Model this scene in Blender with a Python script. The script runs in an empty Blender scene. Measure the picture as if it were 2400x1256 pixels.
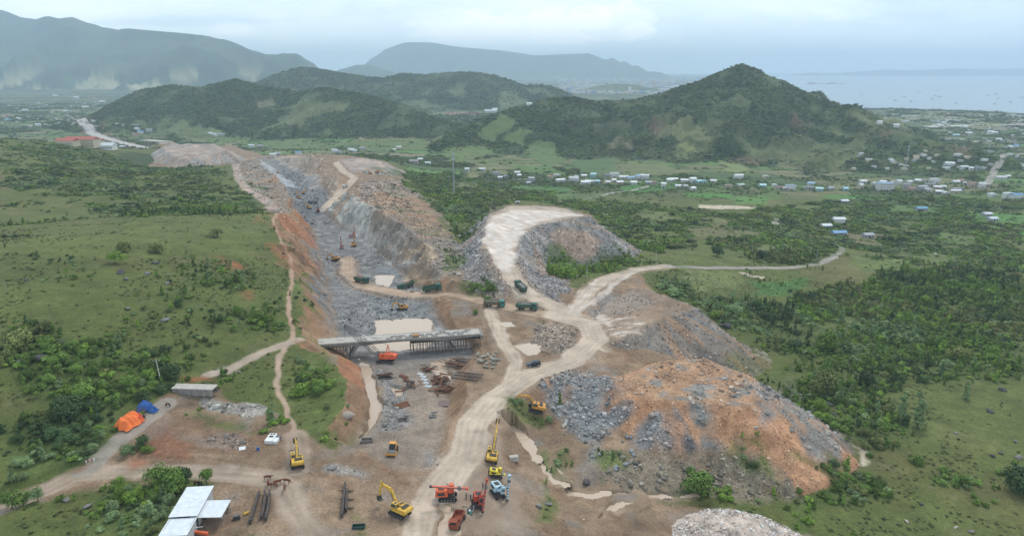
import bpy, bmesh, math, random
import numpy as np
from mathutils import Vector, Matrix, Euler
random.seed(7); rng = np.random.default_rng(11)
R = math.radians
scene = bpy.context.scene
# ------------------------------------------------------------------ camera, world, sun, exposure
PITCH = R(16.2); FP = 1600.0; CZ = 100.0
cam_d = bpy.data.cameras.new('camera'); cam = bpy.data.objects.new('camera', cam_d)
scene.collection.objects.link(cam); scene.camera = cam
cam_d.sensor_width = 36; cam_d.lens = 24.0; cam_d.clip_start = 1; cam_d.clip_end = 60000
cam.location = (0, 0, CZ); cam.rotation_euler = (math.pi/2-PITCH, 0, 0)
SUN_EL, SUN_AZ = R(52), R(25)      # sun behind and to the right of the pit, seen through thin cloud
world = bpy.data.worlds.new("World"); scene.world = world; world.use_nodes = True
scene.view_settings.view_transform = 'Standard'; scene.view_settings.look = 'None'
scene.view_settings.gamma = 1; scene.view_settings.exposure = 0.38
sun_d = bpy.data.lights.new('sun', 'SUN'); sun = bpy.data.objects.new('sun', sun_d); scene.collection.objects.link(sun)
sun_d.energy = 1.5; sun_d.angle = R(12); sun_d.color = (1, .96, .9)
sun.rotation_euler = (math.pi/2-SUN_EL, 0, math.pi - SUN_AZ)
scene.cycles.max_bounces = 5; scene.cycles.diffuse_bounces = 2; scene.cycles.glossy_bounces = 2
scene.cycles.transparent_max_bounces = 4; scene.cycles.volume_bounces = 1
scene.cycles.sample_clamp_indirect = 4

def pix(px, py, depth):
    """world point seen at photo pixel (px, py) at this depth along the optical axis"""
    u = (px-1200)/FP; v = (py-628)/FP
    s, c = math.sin(PITCH), math.cos(PITCH)
    return (u*depth, (c - v*s)*depth, CZ-(s+v*c)*depth)
def pz(px, py, z):
    v = (py-628)/FP
    return pix(px, py, (CZ-z)/(math.sin(PITCH)+v*math.cos(PITCH)))
def pdir(px, py):
    x, y, z = pix(px, py, 1.0); return (x/y, (z-CZ)/y)

# sky: thin physical sky behind a broken overcast, worked out on the direction alone
nt = world.node_tree; nt.nodes.clear()
def wn(t, **k):
    n = nt.nodes.new(t)
    for a, b in k.items(): setattr(n, a, b)
    return n
def wmath(op, a, b=None, c=None):
    n = wn('ShaderNodeMath', operation=op)
    for i, v in enumerate((a, b, c)):
        if v is None: continue
        if isinstance(v, (int, float)): n.inputs[i].default_value = v
        else: nt.links.new(v, n.inputs[i])
    return n.outputs[0]
tc = wn('ShaderNodeTexCoord'); sep = wn('ShaderNodeSeparateXYZ'); nt.links.new(tc.outputs['Generated'], sep.inputs[0])
yy = wmath('MAXIMUM', wmath('ABSOLUTE', sep.outputs[1]), .05)
az = wmath('DIVIDE', sep.outputs[0], yy); el = wmath('DIVIDE', sep.outputs[2], yy)
comb = wn('ShaderNodeCombineXYZ'); nt.links.new(az, comb.inputs[0]); nt.links.new(wmath('MULTIPLY', el, 3.6), comb.inputs[1])
nb = wn('ShaderNodeTexNoise'); nb.inputs['Scale'].default_value = 2.6; nb.inputs['Detail'].default_value = 7; nb.inputs['Roughness'].default_value = .5
nt.links.new(comb.outputs[0], nb.inputs['Vector'])
nf = wn('ShaderNodeTexNoise'); nf.inputs['Scale'].default_value = 26; nf.inputs['Detail'].default_value = 6; nf.inputs['Roughness'].default_value = .6
nt.links.new(comb.outputs[0], nf.inputs['Vector'])
wob = wmath('SUBTRACT', nf.outputs[0], .5)
def blob(px, py, rx, ry, amp, soft=1.0, wobble=1.2):
    a0, e0 = pdir(px, py)
    dx = wmath('DIVIDE', wmath('SUBTRACT', az, a0), rx/FP); dy = wmath('DIVIDE', wmath('SUBTRACT', el, e0), ry/FP)
    d = wmath('SQRT', wmath('ADD', wmath('MULTIPLY', dx, dx), wmath('MULTIPLY', dy, dy)))
    d = wmath('ADD', d, wmath('MULTIPLY', wob, wobble))
    m = wn('ShaderNodeMapRange', interpolation_type='SMOOTHSTEP')
    nt.links.new(d, m.inputs[0]); m.inputs[1].default_value = 1+soft*.5; m.inputs[2].default_value = 1-soft*.5
    m.inputs[3].default_value = 0; m.inputs[4].default_value = amp
    return m.outputs[0]
tot = wmath('MULTIPLY', wmath('SUBTRACT', nb.outputs[0], .5), 1.9)
tot = wmath('ADD', wmath('ADD', tot, .46), wmath('MULTIPLY', wob, .35))
for b in [(1450, 55, 85, 40, .30, .22, 1.6), (1385, 38, 45, 24, .2, .3, 1.6), (1500, 72, 40, 20, .2, .3, 1.5), (1200, 85, 200, 46, .34, .55, 1.6), (1090, 60, 120, 36, .2, .6, 1.6), (1310, 60, 70, 40, .2, .5, 1.5), (330, 80, 260, 14, .2, .8, 1.5), (450, 50, 200, 10, -.2, .9, 1.5), (1050, 40, 320, 75, .16, 1.2, .6), (545, 68, 45, 14, .22, .7, 1.4), (150, 25, 260, 50, .2, 1.2, .8),
          (2350, 15, 420, 60, -.14, 1.4, .6), (2150, 100, 400, 50, -.13, 1.4, .6), (600, 25, 300, 40, -.2, 1.6, .6), (1200, -140, 2200, 90, -.25, 1.6, .4), (1500, 130, 600, 40, .1, 1.5, .5),(880, 95, 200, 26, -.16, 1.3, .5)]:
    tot = wmath('ADD', tot, blob(*b))
cr = wn('ShaderNodeValToRGB'); nt.links.new(tot, cr.inputs[0])
e = cr.color_ramp.elements; e[0].position = 0.0; e[0].color = (.48, .58, .67, 1); e[1].position = 1.0; e[1].color = (.97, .99, 1, 1)
x = e.new(.45); x.color = (.66, .755, .82, 1); x = e.new(.72); x.color = (.80, .87, .905, 1)
sky = wn('ShaderNodeTexSky', sky_type='NISHITA', sun_disc=False); sky.sun_elevation = SUN_EL; sky.sun_rotation = SUN_AZ
bg1 = wn('ShaderNodeBackground'); nt.links.new(sky.outputs[0], bg1.inputs[0]); bg1.inputs[1].default_value = .1
bg2 = wn('ShaderNodeBackground'); nt.links.new(cr.outputs[0], bg2.inputs[0]); bg2.inputs[1].default_value = 1.0
sk = wn('ShaderNodeMapRange'); nt.links.new(el, sk.inputs[0]); sk.inputs[1].default_value = .1; sk.inputs[2].default_value = 1.2; sk.inputs[3].default_value = 1.42; sk.inputs[4].default_value = .92; nt.links.new(sk.outputs[0], bg2.inputs[1])
mx = wn('ShaderNodeMixShader'); mx.inputs[0].default_value = .88; nt.links.new(bg1.outputs[0], mx.inputs[1]); nt.links.new(bg2.outputs[0], mx.inputs[2])
wo = wn('ShaderNodeOutputWorld'); nt.links.new(mx.outputs[0], wo.inputs[0])

# ------------------------------------------------------------------ small numeric tools
def vn(x, y, seed=0):
    xi = np.floor(x).astype(np.int64); yi = np.floor(y).astype(np.int64)
    fx = x-xi; fy = y-yi; fx = fx*fx*(3-2*fx); fy = fy*fy*(3-2*fy)
    def h(a, b):
        n = (a*374761393 + b*668265263 + seed*1442695041) & 0xffffffff
        n = ((n ^ (n >> 13))*1274126177) & 0xffffffff
        return ((n ^ (n >> 16)) & 0xffff)/65535.0
    return (h(xi, yi)*(1-fx)+h(xi+1, yi)*fx)*(1-fy)+(h(xi, yi+1)*(1-fx)+h(xi+1, yi+1)*fx)*fy
def fbm(x, y, s, o=4, seed=0, r=.5):
    t = 0; a = 1; n = 0
    for k in range(o):
        t = t+a*(vn(x/s+17.3*k, y/s-9.1*k, seed+k)*2-1); n += a; a *= r; s *= .5
    return t/n
def sm(a, b, v):
    t = np.clip((v-a)/(b-a), 0, 1); return t*t*(3-2*t)
def segd(x, y, P, vals=None, closed=False):
    """distance to a polyline and the value carried along it"""
    n = len(P); best = np.full(x.shape, 1e18); bv = np.zeros(x.shape)
    for i in range(n if closed else n-1):
        ax, ay = P[i][:2]; bx, by = P[(i+1) % n][:2]
        dx, dy = bx-ax, by-ay; L = dx*dx+dy*dy+1e-9
        t = np.clip(((x-ax)*dx+(y-ay)*dy)/L, 0, 1)
        d = (x-ax-t*dx)**2+(y-ay-t*dy)**2
        m = d < best; best = np.where(m, d, best)
        if vals is not None: bv = np.where(m, vals[i]+(vals[(i+1) % n]-vals[i])*t, bv)
    return np.sqrt(best), bv
def inside(x, y, P):
    r = np.zeros(x.shape, bool); n = len(P)
    for i in range(n):
        ax, ay = P[i][:2]; bx, by = P[(i+1) % n][:2]
        if ay == by: continue
        c = ((ay > y) != (by > y)) & (x < (bx-ax)*(y-ay)/(by-ay)+ax)
        r ^= c
    return r
def sdist(x, y, P):
    d, _ = segd(x, y, P, closed=True); return np.where(inside(x, y, P), -d, d)

# ------------------------------------------------------------------ the lie of the land
NAT = """0 1256 12;0 1150 12;200 1150 11;400 1100 11;100 950 16;300 850 18;0 800 24;300 700 24;100 620 28;300 600 27;500 600 22;600 650 16;680 640 12;
690 790 11;655 850 11;655 930 10;700 1010 9.5;500 950 11;450 830 15;600 760 14;200 542 26;440 506 20;0 562 30;340 522 23;600 500 10;640 500 5;
200 500 5;0 518 8;400 470 -2;550 460 -5;100 420 8;0 400 12;0 328 15;100 334 8;230 356 -5;300 384 -15;500 400 -20;0 308 -50;200 335 -50;320 345 -50;-300 700 30;-300 1000 18;-300 400 20;
600 430 -8;560 380 -26;500 375 -28;700 365 -12;830 372 -14;940 402 -26;870 415 -14;780 395 -12;832 418 -13;820 470 3;900 452 2;950 470 0;1000 500 1;1050 560 3;1080 600 3;1070 640 4;
1000 430 -24;1063 457 -20;1100 500 -8;1130 540 -4;1000 400 -38;1100 390 -46;800 352 -47;600 352 -48;1200 460 -28;
1330 740 5;1380 670 2;1480 635 -3;1560 625 -8;1700 627 -15;1900 622 -22;1960 595 -25;1820 520 -35;1500 575 -20;1400 615 -12;1330 640 -12;1700 560 -25;1400 480 -30;1700 480 -40;2000 480 -45;2400 500 -45;
2300 560 -40;2100 600 -32;2400 620 -30;1800 700 -19;2000 700 -22;2200 700 -20;2400 700 -18;1800 800 -15;2000 850 -15;2300 850 -14;2000 950 -12;2100 1000 -12;2300 1000 -13;2100 1150 -11;
2400 1150 -12;2300 1250 -11;1950 1180 -8;1750 1190 -6;1650 1175 -4;1480 1165 -2.5;1330 1150 -1;1250 1050 0;1180 1000 1;1500 430 -50;2000 430 -52;2400 430 -53;1100 430 -42;1500 380 -50;1000 370 -49;
1140 830 5;1200 760 4;1080 735 3;1230 815 2.8;1250 850 5;1200 900 5;1130 950 5.5;1100 1000 6;1085 1080 6.5;1000 1180 7;1000 1250 7.5;700 1150 10;750 1250 9;1150 1200 5.5;1300 1250 2;1160 1100 5.5;
1250 950 3;1400 1060 1;1350 950 3;1420 800 5;1500 1250 -1;2700 800 -12;2700 1200 -12;1800 950 -12;1900 1050 -11;1640 830 -8;1730 810 -14;560 1200 10;820 1200 8;900 1220 7.5"""
NAT = [tuple(map(float, s.split())) for s in NAT.replace('\n', '').split(';')]
CP = np.array([pz(*p) for p in NAT]+[(-1500, 2500, -57), (0, 2500, -57), (1500, 2500, -57), (-1200, 1600, -52), (1300, 1500, -54), (0, 1500, -50), (-900, 900, 0), (900, 700, -40), (-300, 60, 14), (300, 60, -8)])
def tps(P, Q):
    r2 = (P[:, None, 0]-Q[None, :, 0])**2+(P[:, None, 1]-Q[None, :, 1])**2
    return r2*np.log(r2+1e-6)
_S = 300.0; CPn = CP.copy(); CPn[:, :2] /= _S; N_ = len(CP)
A_ = np.zeros((N_+3, N_+3)); A_[:N_, :N_] = tps(CPn, CPn)+np.eye(N_)*2e-4
A_[:N_, N_] = 1; A_[:N_, N_+1:] = CPn[:, :2]; A_[N_:, :N_] = A_[:N_, N_:].T
W_ = np.linalg.solve(A_, np.append(CP[:, 2], [0, 0, 0]))
def base(x, y):
    sh = x.shape; q = np.stack([x.ravel()/_S, y.ravel()/_S], 1); out = np.empty(len(q))
    for i in range(0, len(q), 40000):
        c = q[i:i+40000]; out[i:i+40000] = tps(c, CPn) @ W_[:N_]+W_[N_]+c @ W_[N_+1:]
    return np.clip(out.reshape(sh), -62, 45)

def PL(s, third='z'):
    P = [tuple(map(float, q.split())) for q in s.replace('\n', '').split(';') if q.strip()]
    return [pz(*p) if third == 'z' else pix(*p) for p in P]
# crest lines, far and near: pixel, pixel, depth ; slope ; roughness
RIDGES = {
 'hill_a': (PL('1050 315 1350;1120 285 1450;1180 258 1500;1240 238 1550;1290 227 1550;1340 224 1580;1400 234 1600;1480 230 1600;1540 217 1580;1600 197 1560;1660 183 1550;1700 163 1530;1737 147 1500;1768 156 1490;1800 175 1480;1850 197 1460;1900 217 1430;1960 247 1380;2030 273 1320;2100 302 1260;2180 323 1200;2300 350 1120', 'd'), .40, .33, 62),
 'hill_b': (PL('215 272 1900;260 241 1950;330 207 2000;400 197 2000;470 201 1950;550 182 1950;620 200 1950;700 212 1900;760 202 1850;850 217 1800;940 241 1750;1000 263 1700;1080 305 1600', 'd'), .36, .35, 70),
 'hill_c': (PL('600 192 3000;650 170 3050;700 155 3100;740 157 3100;800 168 3100;900 181 3100;945 168 3100;1000 172 3100;1040 166 3100;1090 165 3100;1150 172 3050;1200 187 3000;1225 199 3000;1255 197 3000;1290 200 2950;1320 216 2900;1345 236 2850', 'd'), .38, .3, 110),
 'range': (PL('-500 -10 7500;-200 -20 7200;0 24 7000;40 38 6900;80 41 6900;130 38 6800;160 36 6800;200 58 6700;245 73 6600;310 66 6500;370 72 6500;440 77 6500;490 86 6450;522 92 6400;545 110 6350;600 130 6300;670 160 6200;730 185 6100', 'd'), .36, .55, 420),
 'peak': (PL('820 176 13000;870 148 13000;905 113 13000;950 100 13000;1010 100 13000;1060 108 13000;1100 112 13000;1180 116 13000;1250 124 13000;1380 121 13000;1420 133 13000;1460 143 12800;1500 157 12600;1540 169 12500;1600 178 12400', 'd'), .58, .3, 700),
 'spur': (PL('800 160 9000;835 151 9000;870 151 9000;910 163 9000;960 178 9000', 'd'), .4, .25, 300),
 'knoll': (PL('1365 214 5200;1400 200 5300;1440 196 5300;1490 198 5300;1530 208 5200;1580 214 5200', 'd'), .28, .2, 160),
 'far_coast': (PL('1830 176 19000;1900 170 19000;1960 172 19000;2050 165 19500;2080 162 19500;2120 165 19500;2250 160 19500;2330 162 19500;2420 159 19500;2700 160 19500', 'd'), .12, .1, 900),
}
def rfun(x, y, z, key):
    P, s, rough, nsc = RIDGES[key]
    xs = [p[0] for p in P]; ys = [p[1] for p in P]
    m = (x > min(xs)-2600) & (x < max(xs)+2600) & (y > min(ys)-2600) & (y < max(ys)+2600)
    out = z.copy(); w = np.zeros_like(z)
    if not m.any(): return out, w
    X, Y, Z = x[m], y[m], z[m]
    nz = fbm(X, Y, nsc*1.6, 5, 5, .55)
    rid = 1-np.abs(fbm(X, Y, nsc*2.2, 4, 31, .5))*2
    h = Z.copy()
    for i in range(len(P)-1):
        ax, ay, az_ = P[i]; bx, by, bz = P[i+1]; dx, dy = bx-ax, by-ay
        t = np.clip(((X-ax)*dx+(Y-ay)*dy)/(dx*dx+dy*dy), 0, 1)
        d = np.hypot(X-ax-t*dx, Y-ay-t*dy)
        h0 = np.maximum(az_+(bz-az_)*t-Z-(3.0 if key in ('hill_a', 'hill_b', 'hill_c') else 0), 1)
        q = np.clip(np.maximum(0, d*(1+rough*nz*1.2)-nsc*.025)/(h0/s), 0, 1)
        prof = (1-q)**1.28+(rid-.5)*.95*rough*q*(1-q)*1.6
        h = np.maximum(h, Z+h0*np.clip(prof, 0, 1))
    o = np.maximum(Z, h); out[m] = o; w[m] = np.clip((o-Z)/6, 0, 1)
    return out, w
# the cutting: floor outline with the level of the floor at each corner
PIT = PL("""820 1045 4;860 1000 2.5;885 930 1.5;860 870 1;815 848 .5;800 790 -.5;780 720 -3;762 650 -7;748 600 -10;742 560 -13;715 500 -18;690 460 -23;655 420 -28;625 392 -32;600 374 -36;
648 370 -36;720 405 -30;765 440 -25;772 470 -22;760 500 -19;800 535 -16;835 548 -15;880 580 -12;935 630 -8;960 655 -5.5;1010 690 -2.5;1020 735 -1.2;1050 775 0;1095 805 .5;1105 835 .5;1070 870 1;1050 950 1.5;1048 1040 3.5;1000 1100 5;930 1110 6;870 1080 6""")
FLZ = ([100, 140, 165, 200, 232, 262, 300, 350, 450, 550, 650, 800, 1000], [8, 6.5, 4, 2, .3, -1, -4, -8, -13.5, -19, -25, -32, -38])
HEAPS = {  # flat tops: outline with levels ; slope
 'h1': (PL('1128 585 11;1135 545 12;1150 503 12;1195 484 12;1260 481 12;1330 490 12;1378 506 12;1335 513 12;1262 526 12;1222 550 12;1205 600 10.5'), .74),
 'h2': (PL('1395 745 5;1430 700 5.5;1500 672 5;1560 700 7;1610 712 7.5;1632 724 7.5;1560 742 7;1505 765 6;1455 800 5.5;1400 800 5'), .74),
 'h3': (PL('1285 880 5.5;1400 880 6.5;1470 880 7;1510 862 7;1560 842 7;1655 838 7;1735 872 7.5;1788 925 7.5;1765 948 7.5;1690 952 7.5;1600 938 7.5;1500 928 7.5;1440 912 7;1350 905 6.5'), .66),
 'h4': (PL('1665 1222 3.5;1730 1196 5;1790 1212 4.5;1830 1290 3;1760 1330 3;1660 1310 2.5'), .62),
 'h5': (PL('385 342 -6;400 336 -5;500 338 -5;530 352 -8;500 368 -13;430 370 -10;390 356 -8'), .6),
 'h6': (PL('800 372 -8;850 371 -9;900 380 -14;905 398 -16;860 400 -12;810 392 -9'), .5),
}
FILLS = [  # graded roads: polyline with level ; half width ; side slope
 (PL('1340 738 5;1290 715 5.3;1235 690 6.5;1205 655 8;1180 615 10;1165 575 11.5'), 5.5, .62),
 (PL('815 605 -9;815 640 -7;850 670 -5.5;950 690 -3;1050 692 -.3;1120 702 2;1200 722 3.8;1290 740 5'), 4.5, .55),
 (PL('1300 738 5;1380 760 5;1395 795 5;1340 845 5;1240 880 5;1160 935 5.4;1110 990 5.8;1095 1060 6.3;1040 1130 7;1000 1200 7.4;990 1300 8'), 5.5, .6),
 (PL('1150 725 3;1170 780 3.6;1210 850 4.6;1190 905 5.2'), 3, .5),
 (PL('755 496 -19.5;790 460 -19;812 438 -16;832 418 -13;805 402 -12;788 382 -11'), 5, .7),
 (PL('1350 725 5;1380 680 3;1430 650 0;1490 632 -3;1560 624 -8'), 4.5, .5),
 (PL('0 1190 10.5;90 1150 10.5;180 1110 10.5;300 1095 10.5;450 1095 10.5;600 1110 10.2;680 1150 10;720 1210 9.5;760 1290 9'), 4, .6),
 (PL('-60 250 -50;60 250 -50;200 268 -50'), 1, .3),
 (PL('245 263 -44;200 268 -44;180 283 -44;215 303 -44;280 320 -42;340 330 -38;390 334 -26'), 12, .5),
]
FILLS.pop(7)
PONDS = [  # outline pixels, water level
 ('875 752 -1;1005 746 -1;1018 775 -1;1000 825 -1;880 830 -1;862 800 -1;885 775 -1', -1.0),
 ('838 842 .2;870 862 .2;880 900 .6;900 950 .8;893 985 1;866 1030 1.2;838 1045 1.2;862 1000 1;868 960 .8;850 900 .4', .35),
 ('1010 848 .4;1068 838 .4;1052 868 .4;1060 893 .4;1040 895 .4;1012 870 .4', .3),
 ('908 905 .9;948 915 .9;950 935 .9;930 938 .9', .9),
 ('1195 810 2.6;1240 803 2.6;1268 808 2.6;1258 826 2.6;1222 828 2.6', 2.5),
 ('1170 757 3.2;1195 753 3.2;1206 763 3.2;1180 767 3.2', 3.1),
 ('1167 992 .8;1200 990 .8;1230 1010 .8;1245 1035 .8;1262 1066 .8;1252 1074 .8;1238 1055 .8;1212 1030 .8;1185 1008 .8', .6),
 ('1254 1068 .2;1264 1062 .2;1285 1094 .2;1302 1116 -.2;1318 1133 -.4;1300 1130 -.4;1275 1103 .2', -.5),
 ('1315 1130 -1.4;1350 1145 -1.4;1410 1156 -1.6;1412 1164 -1.6;1390 1167 -1.6;1345 1155 -1.6;1330 1162 -1.6', -1.7),
 ('1408 1153 -2.8;1520 1152 -3;1600 1162 -3.5;1640 1168 -3.6;1560 1168 -3.4;1480 1160 -3;1410 1162 -2.8', -3.3),
 ('1440 1185 -1;1470 1187 -1;1455 1205 -1;1440 1200 -1', -1.9),
 ('1400 1212 -.5;1410 1190 -.5;1450 1176 -.5;1500 1173 -.5;1455 1181 -.5;1415 1196 -.5;1406 1215 -.5', -1.9),
 ('1022 1180 7;1062 1182 7;1050 1205 7;1070 1230 7;1062 1262 7.2;1012 1262 7.2;1030 1215 7', 6.9),
 ('880 645 -6;925 645 -6;910 668 -5;880 665 -5', -6.2),
]
def ground_pl(s):
    out = []
    for q in s.split(';'):
        a, b, z = map(float, q.split())
        for _ in range(6): p = pz(a, b, z); z = .5*z+.5*float(base(np.array([p[0]]), np.array([p[1]]))[0])
        out.append(pz(a, b, z))
    return out
_pp = []
for i, (a, b) in enumerate(PONDS):
    if i in (0, 1, 2, 3, 12, 13): _pp.append((PL(a), b))
    else:
        P = ground_pl(a); lv = [p[2] for p in P]; _pp.append((P, .5*min(lv)+.5*float(np.mean(lv))-.15))
PONDS = _pp

def field(x, y):
    z = base(x, y)
    dist = np.hypot(x, y)
    w = sm(1300, 2100, dist); z = z*(1-w)+(-56)*w
    z = z+fbm(x, y, 90, 5, 3)*np.clip(dist/260, .2, 1)*3.0*(1-.75*sm(900, 1600, dist))
    cls = np.zeros(x.shape, np.int8)
    for k in ('far_coast', 'peak', 'spur', 'range', 'knoll', 'hill_c', 'hill_b', 'hill_a'):
        z2, w2 = rfun(x, y, z, k)
        cls[w2 > .3] = {'far_coast': 2, 'peak': 2, 'spur': 2, 'range': 2, 'knoll': 1, 'hill_c': 1, 'hill_b': 1, 'hill_a': 1}[k]
        z = z2
    near = dist < 1400
    xn, yn, zn = x[near], y[near], z[near]
    wx = fbm(xn, yn, 14, 4, 77)*2.2; wy = fbm(xn, yn, 14, 4, 99)*2.2
    dr = {}
    # the cutting
    m = (xn > -420) & (xn < 60) & (yn > 110) & (yn < 1150)
    X, Y = xn[m]+wx[m], yn[m]+wy[m]
    d = sdist(X, Y, PIT)
    fz = np.interp(Y, *FLZ)
    right = fbm(X, Y, 22, 3, 8)
    big = fbm(X, Y, 34, 4, 88); slope = np.where(Y > 330, np.where((Y > 420) & (Y < 570) & (X > -125), 1.7, 1.2), .85)+.35*right+.5*np.clip(big, -.4, .6)*(Y > 300)
    _, pzv = segd(X, Y, PIT, [p[2] for p in PIT], True)
    fl = np.where(d < 0, fz*np.clip(-d/12, 0, 1)+pzv*(1-np.clip(-d/12, 0, 1)), pzv)
    bench = np.where(d > 0, d*slope, 0)
    bench = bench+np.where((d > 0) & (Y > 300), np.sin(bench*.9+right*4)*.7, 0)
    zc = fl+bench+(fbm(X, Y, 5, 3, 21)*1.0+(1-2*np.abs(fbm(X, Y, 12, 3, 23)))*1.3*(Y > 280))*sm(-1, 6, d)+fbm(X, Y, 9, 3, 22)*.45
    pit = np.zeros_like(zn); depthcut = np.zeros_like(zn)
    pit[m] = np.where(zc < zn[m], 1, 0); depthcut[m] = d
    zn[m] = np.minimum(zn[m], zc)
    dr['pit'] = pit; dr['pitd'] = np.where(m, depthcut, 999)
    # tipped rock
    dr['heap'] = np.zeros(xn.shape); dr['heapd'] = np.full(xn.shape, 999.); dr['hid'] = np.zeros(xn.shape)
    for q, (k, (P, s)) in enumerate(HEAPS.items()):
        sc = 3.0 if k in ('h5', 'h6') else 1.0
        xs = [p[0] for p in P]; ys = [p[1] for p in P]
        m = (xn > min(xs)-70*sc) & (xn < max(xs)+70*sc) & (yn > min(ys)-70*sc) & (yn < max(ys)+70*sc)
        X, Y = xn[m]+wx[m]*sc, yn[m]+wy[m]*sc
        d = sdist(X, Y, P); _, v = segd(X, Y, P, [p[2] for p in P], True)
        mean = np.mean([p[2] for p in P]); tin = np.clip(-d/15, 0, 1)
        top = v*(1-tin)+mean*tin
        rough = fbm(X, Y, 4.5, 3, 41+q)*.45+fbm(X, Y, 18, 2, 4)*.8
        h = top-np.maximum(d, 0)*s*(1+.12*fbm(X, Y, 12, 2, 6))+rough*sm(-3, 5, d)*sc**.5
        if k == 'h4': h = h+1.2*np.clip(-d/10, 0, 1)
        up = h > zn[m]+.02
        hh = dr['heap'][m]; hh[up] = 1; dr['heap'][m] = hh
        hd = dr['heapd'][m]; hd[up] = d[up]; dr['heapd'][m] = hd
        hi = dr['hid'][m]; hi[up] = q+1; dr['hid'][m] = hi
        zn[m] = np.maximum(zn[m], h)
    # graded roads
    dr['road'] = np.full(xn.shape, 99.); dr['bank'] = np.zeros(xn.shape)
    for P, hw, s in FILLS:
        xs = [p[0] for p in P]; ys = [p[1] for p in P]
        m = (xn > min(xs)-60) & (xn < max(xs)+60) & (yn > min(ys)-60) & (yn < max(ys)+60)
        X, Y = xn[m]+wx[m]*.4, yn[m]+wy[m]*.4
        d, v = segd(X, Y, P, [p[2] for p in P])
        e_ = np.maximum(d-hw, 0)
        lo = v-e_*s; hi = v+e_*max(s, .8)
        zz = zn[m]; nz = np.clip(zz, lo, hi)
        bb = dr['bank'][m]; bb[(np.abs(nz-zz) > .25) & (e_ < 30)] = 1; dr['bank'][m] = bb
        nz = nz+.35*np.exp(-((d-hw*1.05)/.8)**2)*(hw > 4)*np.clip(.6+fbm(X, Y, 5, 2, 14)*1.4, 0, 1)
        zn[m] = nz; dr['road'][m] = np.minimum(dr['road'][m], d/hw)
    # pools
    for P, zw in PONDS:
        xs = [p[0] for p in P]; ys = [p[1] for p in P]
        m = (xn > min(xs)-10) & (xn < max(xs)+10) & (yn > min(ys)-10) & (yn < max(ys)+10)
        d = sdist(xn[m]+wx[m]*.5, yn[m]+wy[m]*.5, P)+fbm(xn[m], yn[m], 3.2, 3, 71)*1.3
        zz = zn[m]
        zz = np.where(d < 0, np.minimum(zz, zw-.12-np.clip(-d, 0, 2)*.2), np.where(d < 3.2, np.maximum(zz, zw+.1+.06*d), zz))
        zn[m] = zz
    z[near] = zn
    full = {}
    for k, v in dr.items():
        f = np.full(x.shape, 999. if k in ('pitd', 'heapd') else (99. if k == 'road' else 0.)); f[near] = v; full[k] = f
    return z, cls, full

ys_ = [62.0]
while ys_[-1] < 24000:
    y_ = ys_[-1]
    st = .0030 if y_ < 420 else (.0042 if y_ < 900 else (.0050 if y_ < 2100 else (.008 if y_ < 4000 else .013)))
    ys_.append(y_*(1+st))
YS = np.array(ys_); NC = 1300; UM = .95; OFF = 40.0
US = np.linspace(-UM, UM, NC); NR = len(YS)
GY = np.repeat(YS[:, None], NC, 1); GX = US[None, :]*(GY+OFF)
GZ, GC, DR = field(GX, GY)
# the bay
BAY = [pz(a, b, -60)[:2] for a, b in [(1880, 246), (1960, 249), (2040, 257), (2130, 256), (2230, 261), (2330, 263), (2420, 270), (2700, 282)]]+[(22000, 4000), (30000, 26000), (3500, 26000)]+[pz(a, b, -60)[:2] for a, b in [(1830, 177), (1800, 182), (1700, 186), (1600, 199), (1545, 203), (1560, 206), (1620, 205)]]
_bd = sdist(GX+fbm(GX, GY, 400, 3, 2)*60, GY+fbm(GX, GY, 300, 3, 9)*40, BAY)
fc = GZ > -50
GZ = np.where((_bd < 0) & ~(fc & (GY > 12000)), np.minimum(GZ, -60.5-np.clip(-_bd, 0, 100)*.05), np.maximum(GZ, -59.5))
def H(x, y):
    x = np.asarray(x, float); y = np.asarray(y, float)
    r = np.interp(y, YS, np.arange(NR)); c = np.clip((x/(y+OFF)+UM)/(2*UM)*(NC-1), 0, NC-1.001)
    r = np.clip(r, 0, NR-1.001); i = r.astype(int); j = c.astype(int); fr = r-i; fc_ = c-j
    return (GZ[i, j]*(1-fc_)+GZ[i, j+1]*fc_)*(1-fr)+(GZ[i+1, j]*(1-fc_)+GZ[i+1, j+1]*fc_)*fr
def samp(G, x, y):
    r = np.clip(np.interp(y, YS, np.arange(NR)), 0, NR-1).round().astype(int)
    c = np.clip((np.asarray(x)/(np.asarray(y)+OFF)+UM)/(2*UM)*(NC-1), 0, NC-1).round().astype(int)
    return G[r, c]
_T = 70*np.exp(np.linspace(0, math.log(22000/70), 3000))
def hit(px, py):
    """where the line of sight through a photo pixel meets the ground"""
    dx, dy, dz = pix(px, py, 1.0); dz -= CZ
    X, Y, Z = dx*_T, dy*_T, CZ+dz*_T
    b = np.nonzero(Z < H(X, Y))[0]
    if len(b) == 0: return (X[-1], Y[-1], -60)
    i = b[0]; lo, hi = _T[max(i-1, 0)], _T[i]
    for _ in range(12):
        t = (lo+hi)/2
        if CZ+dz*t < H(dx*t, dy*t): hi = t
        else: lo = t
    return (dx*hi, dy*hi, float(H(dx*hi, dy*hi)))
def hits(s):
    if isinstance(s, str): s = [tuple(map(float, q.split()[:2])) for q in s.replace('\n', '').split(';') if q.strip()]
    return [hit(*q[:2]) for q in s]
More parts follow.
